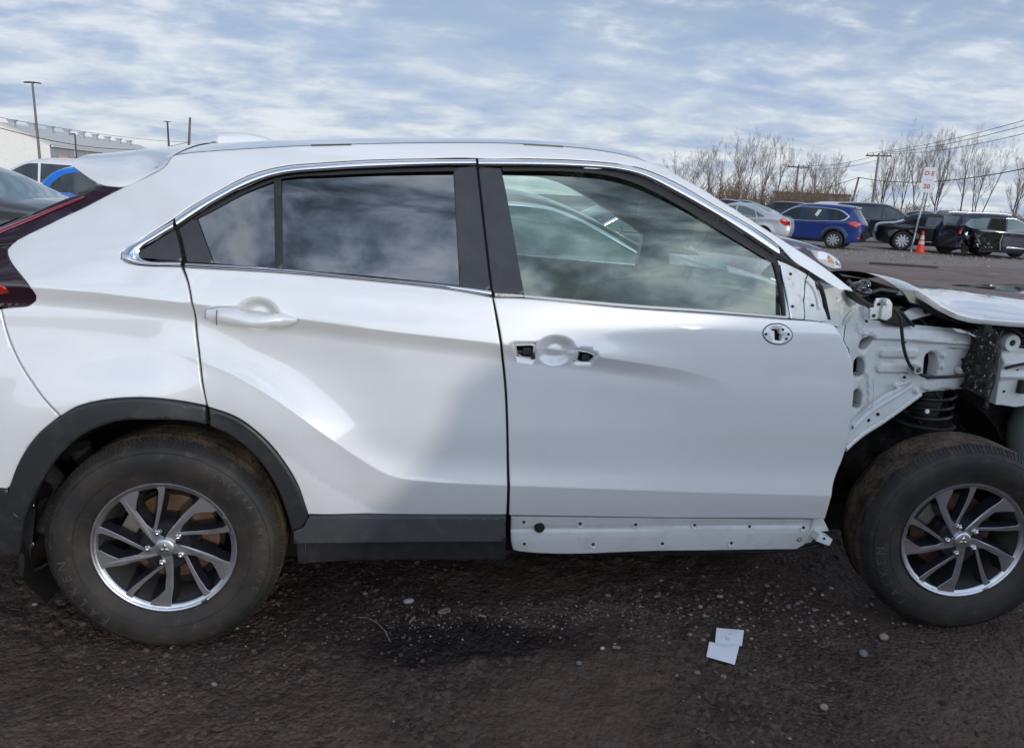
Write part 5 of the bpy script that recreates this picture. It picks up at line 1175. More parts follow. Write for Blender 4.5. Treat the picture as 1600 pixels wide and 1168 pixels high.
def make_car(name, label, loc, heading, L, W, H, top, wheels, Rw, zb, paint_m, windows=(), panels=(), seams=(), chrome=None, group=None, belt=.42, wheel_spokes=9, skip_wheels=(), mirror_x=None, crush=None, clad=None, rim=None, handles=(), glass=None, grow=.10):
    """car along +x, right side at -y.  top = (x, z, tag) from the rear bottom over the roof to the front bottom"""
    root = thing(name, label, 'car', loc, heading, group); hw = W/2; G = glass or CGLASS
    T = chaikin(top, 2); xs = np.array([t[0] for t in T]); zs = np.array([t[1] for t in T]); zbot = .24
    arch = []
    xf, xr = wheels[1], wheels[0]
    for cx in (xf, xr):
        rr = Rw*1.17; a0 = math.asin(min(.95, max(-.5, (zbot-Rw)/rr))); arch += [(cx+rr*math.cos(a), Rw+rr*math.sin(a)) for a in np.linspace(a0, math.pi-a0, 13)]
    out = [(t[0], t[1]) for t in T]+arch; OP = np.array(out); ntop = len(T)
    order = np.argsort(xs)
    def zt(x):
        # highest outline point at x
        r = np.full(np.shape(x), -1.0)
        for i in range(len(T)-1):
            x0, x1 = T[i][0], T[i+1][0]
            if abs(x1-x0) < 1e-6: continue
            t = (x-x0)/(x1-x0); z = T[i][1]+(T[i+1][1]-T[i][1])*t; r = np.where((t >= 0) & (t <= 1), np.maximum(r, z), r)
        return r
    xc = (xs.min()+xs.max())/2; hl = (xs.max()-xs.min())/2
    def ins(x, z):
        x = np.asarray(x, float); z = np.asarray(z, float); zbx = zb[0]+(zb[1]-zb[0])*(x-xs.min())/(2*hl)
        y = belt*np.maximum(0, z-zbx)*.5*2*.9 + .5*np.maximum(0, .50-z)**2*1.6
        y = y + .012*smooth(.0, -.10, z-(zbx-.10)) - .010*np.exp(-((z-zbx+.10)/.03)**2)
        y = y + .20*np.clip(np.abs(x-xc)/hl, 0, 1)**7 + .04*np.clip(np.abs(x-xc)/hl, 0, 1)**2
        d = np.maximum(zt(x)-z, 0); y = y + .045*np.maximum(0, 1-d/.07)**2
        for cx in (xf, xr): y = y - .018*(1-smooth(Rw*1.15, Rw*1.6, np.hypot(x-cx, z-Rw)))
        return y
    def disp(p):
        if not crush: return p
        return crush(p)
    # side sheet
    lo, hi = OP.min(0), OP.max(0); gx, gz = np.meshgrid(np.arange(lo[0], hi[0], .085), np.arange(lo[1], hi[1], .05)); pts = np.stack([gx.ravel(), gz.ravel()], 1); pts = pts[inside(OP, pts)]; pts = pts[seg_dist(OP, pts) > .02]
    allp = np.concatenate([OP, pts]); n = len(OP); vo, eo, fo, _, _, _ = geo.delaunay_2d_cdt([Vector(p) for p in allp], [(i, (i+1) % n) for i in range(n)], [], 0, 1e-6)
    V = np.array([(v[0], v[1]) for v in vo]); F = [f for f in fo]; cen = np.array([V[list(f)].mean(0) for f in F]); ok = inside(OP, cen); F = [f for f, k in zip(F, ok) if k]
    Y = hw-ins(V[:, 0], V[:, 1]); body = MB()
    for s in (-1, 1):
        b = len(body.v)
        for (x, z), y in zip(V, Y): body.vert(disp((x, s*y, z)))
        for f in F: body.face([b+i for i in f])
    # strips across, split by tag
    builders = {'p': body}
    for i in range(len(OP)):
        j = (i+1) % len(OP); t = T[i][2] if i < ntop-1 else 'u'
        (x0, z0), (x1, z1) = OP[i], OP[j]; t = 'f' if t == 'b' and x0 > xc else t; y0 = hw-float(ins(x0, z0)); y1 = hw-float(ins(x1, z1))
        nx, nz = -(z1-z0), (x1-x0); ln = math.hypot(nx, nz) or 1; nx, nz = nx/ln, nz/ln
        if i >= ntop-1: nx = nz = 0
        K = 12; cr = .05 if t not in ('u',) else 0
        def pt(x, z, y, u):
            (pn) = normals[(round(x, 5), round(z, 5))]; c = crowns*(1-u*u); return disp((x+pn[0]*c, y*u, z+pn[1]*c))
        if i == 0:
            normals = {}; P = OP
            for k in range(len(P)):
                a, c = P[k-1] if k else P[0], P[(k+1) % len(P)] if k < ntop-1 else P[k]
                q = np.array([-(c[1]-a[1]), c[0]-a[0]]); l = np.hypot(*q); q = q/l if l > 1e-9 and k < ntop else np.zeros(2); normals[(round(P[k][0], 5), round(P[k][1], 5))] = q
        crowns = grow*.6
        for k in range(K):
            u0, u1 = -1+2*k/K, -1+2*(k+1)/K; tt = t
            if t in ('w', 'r') and k in (0, K-1): tt = 'p'
            B = builders.setdefault(tt, MB())
            B.face([B.vert(pt(x0, z0, y0, u0)), B.vert(pt(x0, z0, y0, u1)), B.vert(pt(x1, z1, y1, u1)), B.vert(pt(x1, z1, y1, u0))])
    names = {'p': ('body', paint_m), 'w': ('windshield', G), 'r': ('rear_window', G), 'b': ('rear_bumper', BLACKP), 'f': ('front_bumper', BLACKP), 'u': ('underbody', DARK), 'h': ('hood', paint_m), 'k': ('soft_top', mat('soft_top_cloth', (.012, .012, .013), .9)), 'y': ('yellow_panel', mat('yellow_paint', (.72, .50, .03), .4))}
    for t, B in builders.items(): B.build(names[t][0], names[t][1], root, smooth=38)
    def surf_for(s, off): return lambda x, z: (-(hw-ins(x, z))-off)
    def side_panel(nm, poly, m, off, par=root, g=.12, st=.06, depth=.02, sides=(-1, 1), r=32):
        o = None
        for s in sides:
            o = panel(nm, poly, lambda x, z: -(hw-ins(x, z)), m, par, off=-off, g=g, step=st, edge=.006, drop=.003, depth=depth, corner=r, mirror=None if s < 0 else 0.0)
        return o
    for w_ in windows: side_panel('side_window', w_, G, .004, depth=.006)
    for nm, poly, m, off, sides in panels: side_panel(nm, poly, m, off, sides=sides)
    if chrome:
        for s in (-1, 1): ribbon('window_trim', [tuple(np.array(c)) for c in chrome[0]], chrome[1], lambda x, z: -(hw-ins(x, z)), chrome[2] if len(chrome) > 2 else CHROME, root, off=-.004, bulge=.006, n=3, step=.06, mirror=None if s < 0 else 0.0)
    for sm in seams:
        for s in (-1, 1): ribbon('door_seam', [(x-.004, z) for x, z in sm], [(x+.004, z) for x, z in sm], lambda x, z: -(hw-ins(x, z)), SEAL, root, off=-.0015, bulge=0, n=1, step=.08, mirror=None if s < 0 else 0.0)
    for hx, hz in handles:
        for s in (-1, 1):
            y = hw-float(ins(hx, hz)); mb = MB(); mb.box((hx, s*(y+.012), hz), (.2, .03, .03)); mb.build('door_handle', paint_m, root, bevel=.01)
    if mirror_x:
        for s in (-1, 1):
            mx_, mz = mirror_x; y = hw-float(ins(mx_, mz)); mb = MB(); mb.box((mx_, s*(y+.11), mz+.03), (.10, .20, .14)); mb.box((mx_+.02, s*(y+.01), mz-.02), (.06, .1, .05)); mb.build('door_mirror', paint_m, root, bevel=.03, smooth=50)
    if clad:
        for s in (-1, 1):
            for cx in (xf, xr):
                A = [(cx+Rw*1.17*math.cos(a), Rw+Rw*1.17*math.sin(a)) for a in np.linspace(-.2, math.pi+.2, 22)]; B = [(cx+Rw*1.36*math.cos(a), Rw+Rw*1.36*math.sin(a)) for a in np.linspace(-.2, math.pi+.2, 22)]
                ribbon('arch_trim', A, B, lambda x, z: -(hw-ins(x, z)), BLACKP, root, off=-.006, bulge=.008, n=3, step=.08, mirror=None if s < 0 else 0.0)
    for i, cx in enumerate((xr, xf)):
        for s in (-1, 1):
            if (i, s) in skip_wheels: continue
            wheel_for_car(root, Rw, cx, hw-.04, s, wheel_spokes, rim)
    root['_ins'] = 0; del root['_ins']
    return root, (lambda x, z, s: (x, s*(hw-float(ins(x, z))), z))
def place(px, py, local, heading, z=0.0):
    """where a car's origin goes so that its local point (x, y) stands under this spot of the photograph"""
    g = at_z(px, py, z); c, s = math.cos(heading), math.sin(heading); x, y = local
    return (g[0]-(x*c-y*s), g[1]-(x*s+y*c), 0)

SUV_TOP = [(-2.28, .32, 'b'), (-2.33, .50, 'b'), (-2.34, .62, 'p'), (-2.30, 1.00, 'p'), (-2.24, 1.10, 'r'), (-1.90, 1.56, 'p'), (-1.98, 1.64, 'p'), (-1.5, 1.69, 'p'), (-.4, 1.715, 'p'), (.35, 1.66, 'w'), (1.15, 1.12, 'p'), (1.75, 1.05, 'p'), (2.20, .90, 'p'), (2.32, .70, 'p'), (2.34, .5, 'b'), (2.28, .28, 'b')]
SEDAN_TOP = [(-2.30, .34, 'p'), (-2.38, .55, 'p'), (-2.38, .72, 'p'), (-2.32, 1.02, 'p'), (-1.75, 1.08, 'r'), (-1.05, 1.39, 'p'), (-.45, 1.46, 'p'), (.15, 1.43, 'w'), (1.0, 1.02, 'p'), (1.6, .96, 'p'), (2.15, .82, 'p'), (2.38, .62, 'p'), (2.38, .45, 'p'), (2.30, .26, 'b')]
def suv_windows():
    return [[(1.05, 1.10), (.30, 1.555), (.02, 1.58), (-.02, 1.07)], [(-.08, 1.07), (-.05, 1.585), (-.85, 1.57), (-1.02, 1.10)], [(-1.08, 1.12), (-.92, 1.56), (-1.45, 1.50), (-1.78, 1.30), (-1.62, 1.17)]]
def sedan_windows():
    return [[(.92, .985), (.12, 1.355), (-.28, 1.385), (-.26, .96)], [(-.33, .96), (-.35, 1.385), (-.55, 1.375), (-1.0, 1.24), (-1.12, .985)], [(-1.17, .995), (-1.06, 1.22), (-1.45, 1.02)]]
SUV_CHROME = ([(1.10, 1.09), (.32, 1.58), (-.4, 1.615), (-1.0, 1.595), (-1.5, 1.535), (-1.86, 1.31), (-1.66, 1.14), (-1.0, 1.075), (.0, 1.045), (1.10, 1.075)], [(1.05, 1.10), (.30, 1.56), (-.4, 1.59), (-1.0, 1.572), (-1.46, 1.51), (-1.80, 1.31), (-1.63, 1.16), (-1.0, 1.095), (.0, 1.065), (1.05, 1.09)])
SEDAN_CHROME = ([(.97, .98), (.13, 1.385), (-.3, 1.415), (-.56, 1.405), (-1.06, 1.26), (-1.52, 1.01)], [(.93, .985), (.12, 1.358), (-.3, 1.388), (-.55, 1.378), (-1.02, 1.24), (-1.45, 1.01)])
ROW = 'cars parked in the row across the gravel'
both = (-1, 1)
# blue crossover, tail to the right
hd = R(137)
loc = place(1303, 389, (-1.36, .92), hd)
BLUE = paint('deep_blue_paint', (.010, .030, .155), .3)
bl, at_b = make_car('blue_crossover', 'deep blue crossover across the gravel, tail and red lamp turned this way', loc, hd, 4.69, 1.84, 1.72, SUV_TOP, (-1.36, 1.35), .355, (1.12, 1.02), BLUE, suv_windows(),
    [('tail_lamp', [(-1.85, 1.06), (-2.05, 1.12), (-2.27, 1.06), (-2.29, .93), (-2.1, .90), (-1.9, .97)], REDL, .012, both), ('bumper_reflector', [(-2.22, .50), (-2.31, .51), (-2.31, .44), (-2.2, .43)], REDL, .01, both), ('sill_cladding', [(-1.0, .25), (-1.0, .36), (1.0, .36), (1.0, .25)], BLACKP, .012, both), ('window_sticker', [(-.74, 1.50), (-.62, 1.52), (-.50, 1.30), (-.62, 1.24)], mat('pale_sticker', (.55, .66, .60), .6), .009, (1,))],
    [[(-.04, 1.05), (-.04, .42), (-.10, .36)], [(.95, 1.05), (1.0, .7), (.92, .36)], [(-1.02, 1.09), (-.92, .85), (-1.0, .70)], [(-1.95, 1.1), (-2.0, .62), (-1.8, .52)]], SUV_CHROME, ROW, wheel_spokes=9, clad=True, mirror_x=(.85, 1.08), handles=((-.75, .93), (.22, .92)))
bl.scale = (.92,)*3
mb = MB(); mb.tube([(-1.95, y, 1.655) for y in (-.6, 0, .6)], .03, 6); mb.tube([(-1.75, .0, 1.66), (-1.83, 0, 1.76)], [.03, .01], 6); mb.build('roof_spoiler', BLUE, bl, smooth=50)
mb = MB(); mb.box((-2.39, 0, .86), (.02, .36, .17)); mb.build('plate_recess', BLACKP, bl, bevel=.005)
mb = MB(); mb.box((-2.40, 0, .56), (.06, 1.2, .22)); mb.build('rear_bumper_insert', BLACKP, bl, bevel=.02)
# silver sedan, only its tail shows
hd = R(140); loc = place(1230, 374, (-2.36, .85), hd, .24)
SILV = paint('silver_paint', (.50, .51, .52), .3, .4)
sv, _ = make_car('silver_sedan', 'silver sedan showing its tail and red and clear lamp left of the blue crossover', loc, hd, 4.76, 1.8, 1.46, SEDAN_TOP, (-1.40, 1.38), .325, (1.03, .97), SILV, sedan_windows(),
    [('tail_lamp', [(-1.98, .98), (-2.15, 1.0), (-2.33, .90), (-2.36, .74), (-2.2, .73), (-2.05, .82)], REDL, .010, both)], [[(-.3, .96), (-.32, .4)], [(-1.1, .98), (-1.05, .72)]], None, ROW, glass=CGLASS2, handles=((-.85, .88),))
mb = MB(); mb.box((-2.39, .72, .86), (.03, .20, .10)); mb.build('clear_lens', HEADLAMP, sv, bevel=.01)
mb = MB(); mb.box((-2.435, 0, .80), (.02, .44, .20)); mb.build('plate_recess', mat('plate_shadow_grey', (.10, .10, .11), .5), sv, bevel=.006)
# white crossover behind the blue one
hd = R(137); loc = place(1330, 372, (-1.9, .92), hd)
make_car('white_suv', 'white sport utility behind the deep blue crossover, roof and side windows showing', loc, hd, 4.7, 1.86, 1.74, [(x, z*1.02, t) for x, z, t in SUV_TOP], (-1.36, 1.35), .36, (1.14, 1.05), PAINT, [[(x, z*1.02) for x, z in w] for w in suv_windows()], (), (), None, ROW)
# dark pickup-like utility with a yellow tag on its windshield, facing right
hd = R(-30)
NAVY = paint('near_black_blue_paint', (.010, .012, .022), .28)
loc = place(1406, 382, (.9, -.92), hd)
YT = mat('yellow_tag', (.85, .62, .02), .6)
du, _ = make_car('dark_suv', 'dark blue sport utility with a yellow tag on its windshield, right of the blue crossover', loc, hd, 4.8, 1.9, 1.76, [(x, z*1.03, t) for x, z, t in SUV_TOP], (-1.4, 1.4), .37, (1.16, 1.06), NAVY, [[(x, z*1.03) for x, z in w] for w in suv_windows()], (), [[(-.04, 1.05), (-.04, .42)], [(.98, 1.05), (1.0, .5)]], None, ROW, mirror_x=(.8, 1.12), handles=((-.75, .98), (.2, .96)))
mb = MB(); mb.box((.72, -.55, 1.545), (.30, .26, .02), Matrix.Rotation(.60, 3, 'Y')); mb.build('windshield_tag', YT, du)
mb = MB(); th = np.linspace(0, 2*math.pi, 20); mb.tube([(-.72+.2*math.cos(a), -.955, .99+.085*math.sin(a)) for a in th], .012, 5, cap=False); mb.build('chalk_ring', mat('pink_chalk', (.45, .18, .20), .9), du)
# black soft-top coupe facing right, wheel with many spokes
hd = R(-29); BLK = paint('black_paint', (.006, .006, .009), .22)
COUPE_TOP = [(-2.25, .34, 'p'), (-2.36, .52, 'p'), (-2.36, .80, 'p'), (-2.28, .98, 'p'), (-1.55, 1.03, 'k'), (-1.1, 1.32, 'k'), (-.55, 1.40, 'k'), (.05, 1.36, 'w'), (.80, .98, 'p'), (1.5, .94, 'p'), (2.15, .78, 'p'), (2.38, .58, 'p'), (2.36, .40, 'p'), (2.28, .24, 'b')]
loc = place(1407, 391.5, (-1.38, -.9), hd)
cp, _ = make_car('black_coupe', 'black soft-top coupe with bright many-spoked wheel, beside the sign pole', loc, hd, 4.75, 1.88, 1.38, COUPE_TOP, (-1.38, 1.38), .37, (1.0, .94), BLK, [[(.70, .965), (.03, 1.28), (-.62, 1.31), (-.66, .96)]], [('rear_side_top', [(-.70, .96), (-.66, 1.30), (-1.05, 1.22), (-1.5, 1.02)], mat('soft_top_cloth', (.012, .012, .013), .9), .006, both), ('sill_strip', [(-.75, .38), (-.75, .41), (.7, .38), (.7, .35)], CHROME, .012, both)], [[(-.66, .95), (-.72, .5)], [(.82, .92), (.8, .4)]], None, ROW, wheel_spokes=10, mirror_x=(.6, 1.0), handles=((-.45, .80),))
# wrecked black utility at the right edge
hd = R(-24)
WR = np.random.default_rng(3)
def crush(p):
    x, y, z = p
    k = float(smooth(-1.15, -1.75, x)*smooth(1.28, .98, z)*smooth(.5, -.75, y))
    if k <= 0: return p
    n1 = fbm(np.array([x*4.0+3]), np.array([z*4.0+y*2]), 3, 31)[0]-.5; n2 = fbm(np.array([x*9+8]), np.array([z*9+y*3]), 3, 33)[0]-.5
    return (x+k*(.32+.35*n1), y+k*(.26+.5*n1+.22*n2), z+k*(.16*n2))
WT = [(x*1.06 if x > -1.5 else -1.59+(x+1.5)*.62, z*1.03, t) for x, z, t in SUV_TOP]
hd = R(-9); loc = place(1626, 407.5, (1.52*.87, -.96*.87), hd)
ww = [[(1.05, 1.13), (.32, 1.60), (-.05, 1.62), (-.10, 1.10)], [(-.95, 1.17), (-.75, 1.61), (-1.0, 1.60), (-1.5, 1.55), (-1.78, 1.32), (-1.6, 1.20)]]
wk, at_w = make_car('wrecked_suv', 'black sport utility with crushed rear corner and missing rear wheel at the right edge', loc, hd, 5.0, 1.98, 1.76, WT, (-1.5, 1.52), .38, (1.18, 1.06), paint('wreck_blue_black', (.012, .016, .032), .25), ww, [('rear_door_opening', [(-.16, 1.10), (-.12, 1.60), (-.68, 1.60), (-.88, 1.18)], DARK, .006, (-1,)), ('torn_side_cavity', [(-.18, .36), (-.20, 1.04), (-.55, 1.08), (-.95, 1.02), (-1.2, .80), (-1.05, .55), (-.95, .30)], DARK, .006, (-1,)), ('door_moulding', [(.02, .43), (.02, .49), (1.0, .46), (1.0, .41)], CHROME, .014, both)], [[(-.12, 1.05), (-.12, .36)], [(1.02, 1.05), (1.0, .45)]],
    ([(1.10, 1.10), (.33, 1.63), (-.1, 1.65)], [(1.05, 1.12), (.32, 1.605), (-.1, 1.625)]), ROW, skip_wheels=((0, -1),), mirror_x=(.85, 1.12), crush=crush, handles=((.15, .98),), wheel_spokes=7, glass=CGLASS2)
wk.scale = (.87,)*3
for k in range(16):                                      # bent sheet metal, hanging trim, bare steel
    x = WR.uniform(-1.75, -.25); z = WR.uniform(.36, 1.0); y = -.93+.25*float(smooth(-.9, -1.6, x)); s = WR.uniform(.10, .28); mb = MB(); rows = []
    for i in range(4): rows.append([(x+s*(i/3-.5)+WR.normal(0, .025), y+WR.normal(-.03, .05), z+s*1.1*(j/3-.5)+WR.normal(0, .03)) for j in range(4)])
    mb.grid(rows); mb.build('bent_panel', [BLK, STEEL, BLACKP, DARK, BLK][k % 5] if k != 7 else mat('torn_blue_grey', (.10, .12, .17), .5), wk)
mb = MB(); mb.tube([(-.22, -.98, .35), (-.30, -1.0, .65), (-.24, -.97, .95), (-.20, -.95, 1.08)], .03, 6); mb.build('bare_pillar', mat('dull_steel', (.13, .13, .14), .5, .4), wk, smooth=50)
mb = MB(); mb.tube([(-1.5, -.7, .36), (-1.5, -.2, .36)], .07, 10); mb.lathe([(.02, -.02), (.16, -.02), (.16, .03), (.05, .06)], (-1.5, -.72, .30), 20); mb.build('bare_hub', DARK, wk, smooth=40)
mb = MB(); mb.tube([(-1.86, -.78, .92), (-1.85, -.78, 1.06), (-1.83, -.82, 1.12)], .045, 6); mb.build('smashed_lamp', REDL, wk)
for y in (-.72, .72):
    mb = MB(); mb.tube([(-1.7, y, 1.765), (-1.5, y, 1.80), (-.2, y, 1.82), (.1, y, 1.775)], .016, 6); mb.build('roof_rail', ALLOYF, wk, smooth=50)
# farther vehicles between them
hd = R(-30); loc = place(1475, 372, (1.0, -.9), hd)
make_car('dark_sedan', 'dark sedan behind the black coupe, windshield showing left of the small white sign', loc, hd, 4.76, 1.82, 1.46, [(x, z*1.06, t) for x, z, t in SEDAN_TOP], (-1.40, 1.38), .33, (1.09, 1.03), NAVY, [[(x, z*1.06) for x, z in w] for w in sedan_windows()], (), (), None, ROW, glass=CGLASS2)
hd = R(-118); loc = place(1482, 362, (1.0, .2), hd)
yt = [(x, z, 'y' if 10 <= i <= 12 else t) for i, (x, z, t) in enumerate(SUV_TOP)]
make_car('grey_suv', 'grey sport utility with a bright yellow hood beyond the black coupe', loc, hd, 4.7, 1.84, 1.72, yt, (-1.36, 1.35), .355, (1.12, 1.02), paint('mid_grey_paint', (.11, .12, .13)), suv_windows(), (), (), None, ROW, glass=CGLASS2)
hd = R(140)
for i, (px, py, lab, pm) in enumerate(((1150, 356, 'black sedan with only its roof showing above the silver sedan', BLK), (1216, 354, 'black crossover whose roof shows between the silver sedan and the white sport utility', NAVY), (1128, 356, 'dark car roof farthest left behind the windshield pillar of the white crossover', BLK))):
    tp = SUV_TOP if i == 1 else SEDAN_TOP
    make_car('parked_car', lab, place(px, py, (-.4, .9), hd), hd, 4.7, 1.82, 1.6, [(x, z*(1.0 if i == 1 else 1.12), t) for x, z, t in tp], (-1.38, 1.37), .34, (1.12, 1.04), pm, suv_windows() if i == 1 else [[(x, z*1.12) for x, z in w] for w in sedan_windows()], (), (), None, ROW)
# neighbours beyond the white crossover
PURP = paint('plum_grey_paint', (.115, .11, .15), .3, .3)
pl, at_p = make_car('plum_sedan', 'plum grey sedan whose rounded hood and headlamp show beyond the windshield pillar', (4.85, 9.35, 0), R(-4), 4.76, 1.82, 1.46, SEDAN_TOP, (-1.40, 1.38), .33, (1.03, .97), PURP, sedan_windows(),
    [('headlamp', [(1.72, .86), (2.05, .82), (2.30, .70), (2.33, .60), (2.15, .60), (1.9, .70)], HEADLAMP, .008, both), ('turn_signal', [(2.04, .765), (2.14, .73), (2.17, .67), (2.07, .69)], AMBER, .016, both)], [[(-.3, .96), (-.32, .4)], [(.98, .96), (1.0, .5)]], SEDAN_CHROME, glass=CGLASS2)
ns, _ = make_car('navy_sedan', 'dark navy sedan with bright window trim, seen through the front door window', (1.55, 3.75, 0), R(1.5), 4.80, 1.84, 1.45, SEDAN_TOP, (-1.42, 1.40), .33, (1.02, .97), NAVY, sedan_windows(), (), [[(-.3, .96), (-.32, .4)], [(.98, .96), (1.0, .5)]], SEDAN_CHROME, glass=CGLASS2)
GREY = paint('dark_grey_paint', (.075, .08, .085), .3, .4)
gs, _ = make_car('grey_hatchback', 'dark grey car at the left edge behind the tail lamp, windshield sloping right', (-5.45, 9.3, 0), R(-10), 4.5, 1.8, 1.50, [(x*.96, z*1.02, t) for x, z, t in SEDAN_TOP], (-1.35, 1.30), .33, (1.05, 1.0), GREY, [[(x*.96, z*1.02) for x, z in w] for w in sedan_windows()], (), (), None, glass=mat('teal_windshield', (.16, .22, .23), .04, 0, 0, 1.0))
mb = MB(); mb.tube([(.98, -.2, 1.06), (.6, -.42, 1.255), (.45, -.5, 1.33)], .014, 5); mb.tube([(1.0, -.5, 1.05), (.98, -.2, 1.06)], .018, 5); mb.build('wiper', SEAL, gs)
mb = MB(); mb.tube([(-.2, -.3, 1.5), (-.34, -.3, 1.72)], .008, 5); mb.build('aerial', SEAL, gs)
hd = R(178); g = at_d(40, 300, 21)
make_car('white_suv', 'white sport utility with dark side windows in front of the cream building', (g[0]+.6, g[1]+.4, 0), hd, 4.7, 1.86, 1.72, SUV_TOP, (-1.36, 1.35), .36, (1.12, 1.04), PAINT, suv_windows(), (), (), None)
BBLUE = paint('bright_blue_paint', (.012, .16, .62), .25)
g = at_d(74, 300, 14.2)
hb_, _ = make_car('blue_hatchback', 'bright blue car peeking out between the tail lamp and the grey windshield', (g[0]+1.68, g[1]+1.0, 0), R(2), 4.2, 1.76, 1.52, [(-2.05, .32, 'b'), (-2.1, .6, 'p'), (-2.08, .98, 'p'), (-1.98, 1.10, 'p'), (-1.80, 1.34, 'p'), (-1.55, 1.48, 'p'), (-1.1, 1.53, 'p'), (-.3, 1.55, 'p'), (.25, 1.49, 'w'), (1.0, 1.05, 'p'), (1.55, .98, 'p'), (1.95, .82, 'p'), (2.1, .6, 'p'), (2.05, .28, 'b')], (-1.3, 1.3), .32, (1.02, .98), BBLUE,
    [[(-1.80, 1.04), (-1.70, 1.20), (-1.45, 1.38), (-1.1, 1.43), (-.75, 1.44), (-.72, 1.02)], [(-.64, 1.02), (-.66, 1.44), (.2, 1.42), (.85, 1.06)]])

# the row behind the photographer, whose shadows fall across the lower doors
make_car('grey_crossover', 'grey crossover parked behind the viewpoint, its shadow lying across the front door', (5.35, -5.45, 0), R(0), 4.7, 1.86, 1.74, SUV_TOP, (-1.36, 1.35), .36, (1.14, 1.05), GREY, suv_windows())[0].scale = (1.08,)*3

# ================================================================== yard furniture
GALV = mat('galvanised_steel', (.42, .43, .44), .45, .6, 0, .5, (20, (.28, .28, .28), .45, .75)); WPOLE = mat('utility_wood', (.20, .155, .12), .9, 0, 0, .2, (8, (.11, .085, .065), .4, .7)); DPOLE = mat('dark_pole_paint', (.05, .055, .06), .5)
SIGNW = mat('sign_white', (.74, .74, .74), .5); SIGNR = mat('sign_red', (.50, .05, .045), .5)
def text_mesh(txt, size, depth=.004):
    fc = bpy.data.curves.new('t', 'FONT'); fc.body = txt; fc.size = size; fc.align_x = 'CENTER'; fc.align_y = 'CENTER'; fc.extrude = depth/2; fc.offset = size*.02; fc.resolution_u = 3
    fo = bpy.data.objects.new('t', fc); COL.objects.link(fo); bpy.context.view_layer.update(); me = bpy.data.meshes.new_from_object(fo.evaluated_get(bpy.context.evaluated_depsgraph_get())); bpy.data.objects.remove(fo); bpy.data.curves.remove(fc); return me
# row sign
g = at_z(1423, 393); dpt = (g-CAM_LOC)@_fw
top = at_d(1442, 262, dpt)
sg = thing('row_sign', 'white two-plate sign reading D E over 20 on a leaning galvanised pole', 'sign', (g[0], g[1], 0), math.atan2(_rt[1], _rt[0])-R(28))
lean = Matrix.Rotation(R(3.6), 4, 'Y'); Ht = top[2]
def lp(x, y, z): return tuple(lean @ Vector((x, y, z)))
mb = MB(); mb.tube([lp(0, .03, -.1), lp(0, .03, Ht)], .04, 8); mb.build('pole', GALV, sg, smooth=50)
for k, (txt, zc) in enumerate((('D E', Ht-.24), ('20', Ht-.71))):
    mb = MB(); rr = .05; w2, h2 = .215, .225
    pl_ = [(sx*(w2-rr)+rr*math.cos(a), sz*(h2-rr)+rr*math.sin(a)) for sx, sz, a0 in ((1, 1, 0), (-1, 1, 90), (-1, -1, 180), (1, -1, 270)) for a in np.radians([a0, a0+30, a0+60, a0+90])]
    mb.prism(pl_, -.022, -.016); mb.v = [lp(x, y, z+zc) for x, y, z in mb.v]; p_ = mb.build('sign_plate', SIGNW, sg)
    me = text_mesh(txt, .215 if k == 0 else .225); me.materials.append(SIGNR); o = bpy.data.objects.new('lettering', me); COL.objects.link(o); o.parent = p_
    o.matrix_local = lean @ Matrix.Translation((0, -.026, zc)) @ Matrix.Rotation(math.pi/2, 4, 'X')
# small far sign
g = at_d(1449, 327, 52); ss = thing('small_sign', 'tiny white sign above the far car roofs right of the row sign', 'sign', (g[0], g[1], 0), R(-28))
mb = MB(); mb.tube([(0, .02, 0), (0, .02, g[2]+.1)], .03, 6); mb.build('pole', GALV, ss); mb = MB(); mb.box((0, -.02, g[2]), (.26, .02, .26)); mb.build('sign_plate', SIGNW, ss)
mb = MB(); mb.box((-.03, -.036, g[2]+.01), (.09, .01, .06)); mb.build('printed_mark', mat('print_grey', (.2, .2, .2)), ss)
# traffic cone
g = at_z(1437, 395); cn = thing('traffic_cone', 'orange traffic cone with two pale bands at the foot of the row sign', 'cone', tuple(g))
OR = mat('cone_orange', (.72, .07, .03), .55, 0, 0, .4, (9, (.5, .07, .04), .5, .8)); BAND = mat('cone_band', (.55, .50, .44), .5)
mb = MB(); mb.box((0, 0, .02), (.42, .42, .04), Matrix.Rotation(.6, 3, 'Z')); mb.build('base', OR, cn, bevel=.01)
def cr(z): return .15-.122*(z-.04)/.76
mb = MB(); mb.lathe([(cr(z), z) for z in (.04, .3, .6, .80)]+[(.001, .80)], n=28, axis='z'); mb.build('cone_body', OR, cn, smooth=40)
for a, b in ((.33, .44), (.50, .64)): mb = MB(); mb.lathe([(cr(a)+.0, a), (cr(a)+.004, a), (cr(b)+.004, b), (cr(b), b)], n=28, axis='z'); mb.build('reflective_band', BAND, cn, smooth=40)
# debris plank on the track
p = at_z(1412, 416); mb = MB(); mb.prism([(-.9, 0), (-.5, .05), (.3, .03), (.9, .06), (.8, -.05), (-.4, -.06)], 0, .06); mb.v = [(x, z, y) for x, y, z in mb.v]; o = mb.build('broken_plank', mat('dark_debris', (.05, .04, .035), .8)); o.location = p; o.rotation_euler = (0, 0, R(-20)); tag(o, 'dark broken strip lying on the brown track before the far cars', 'debris')

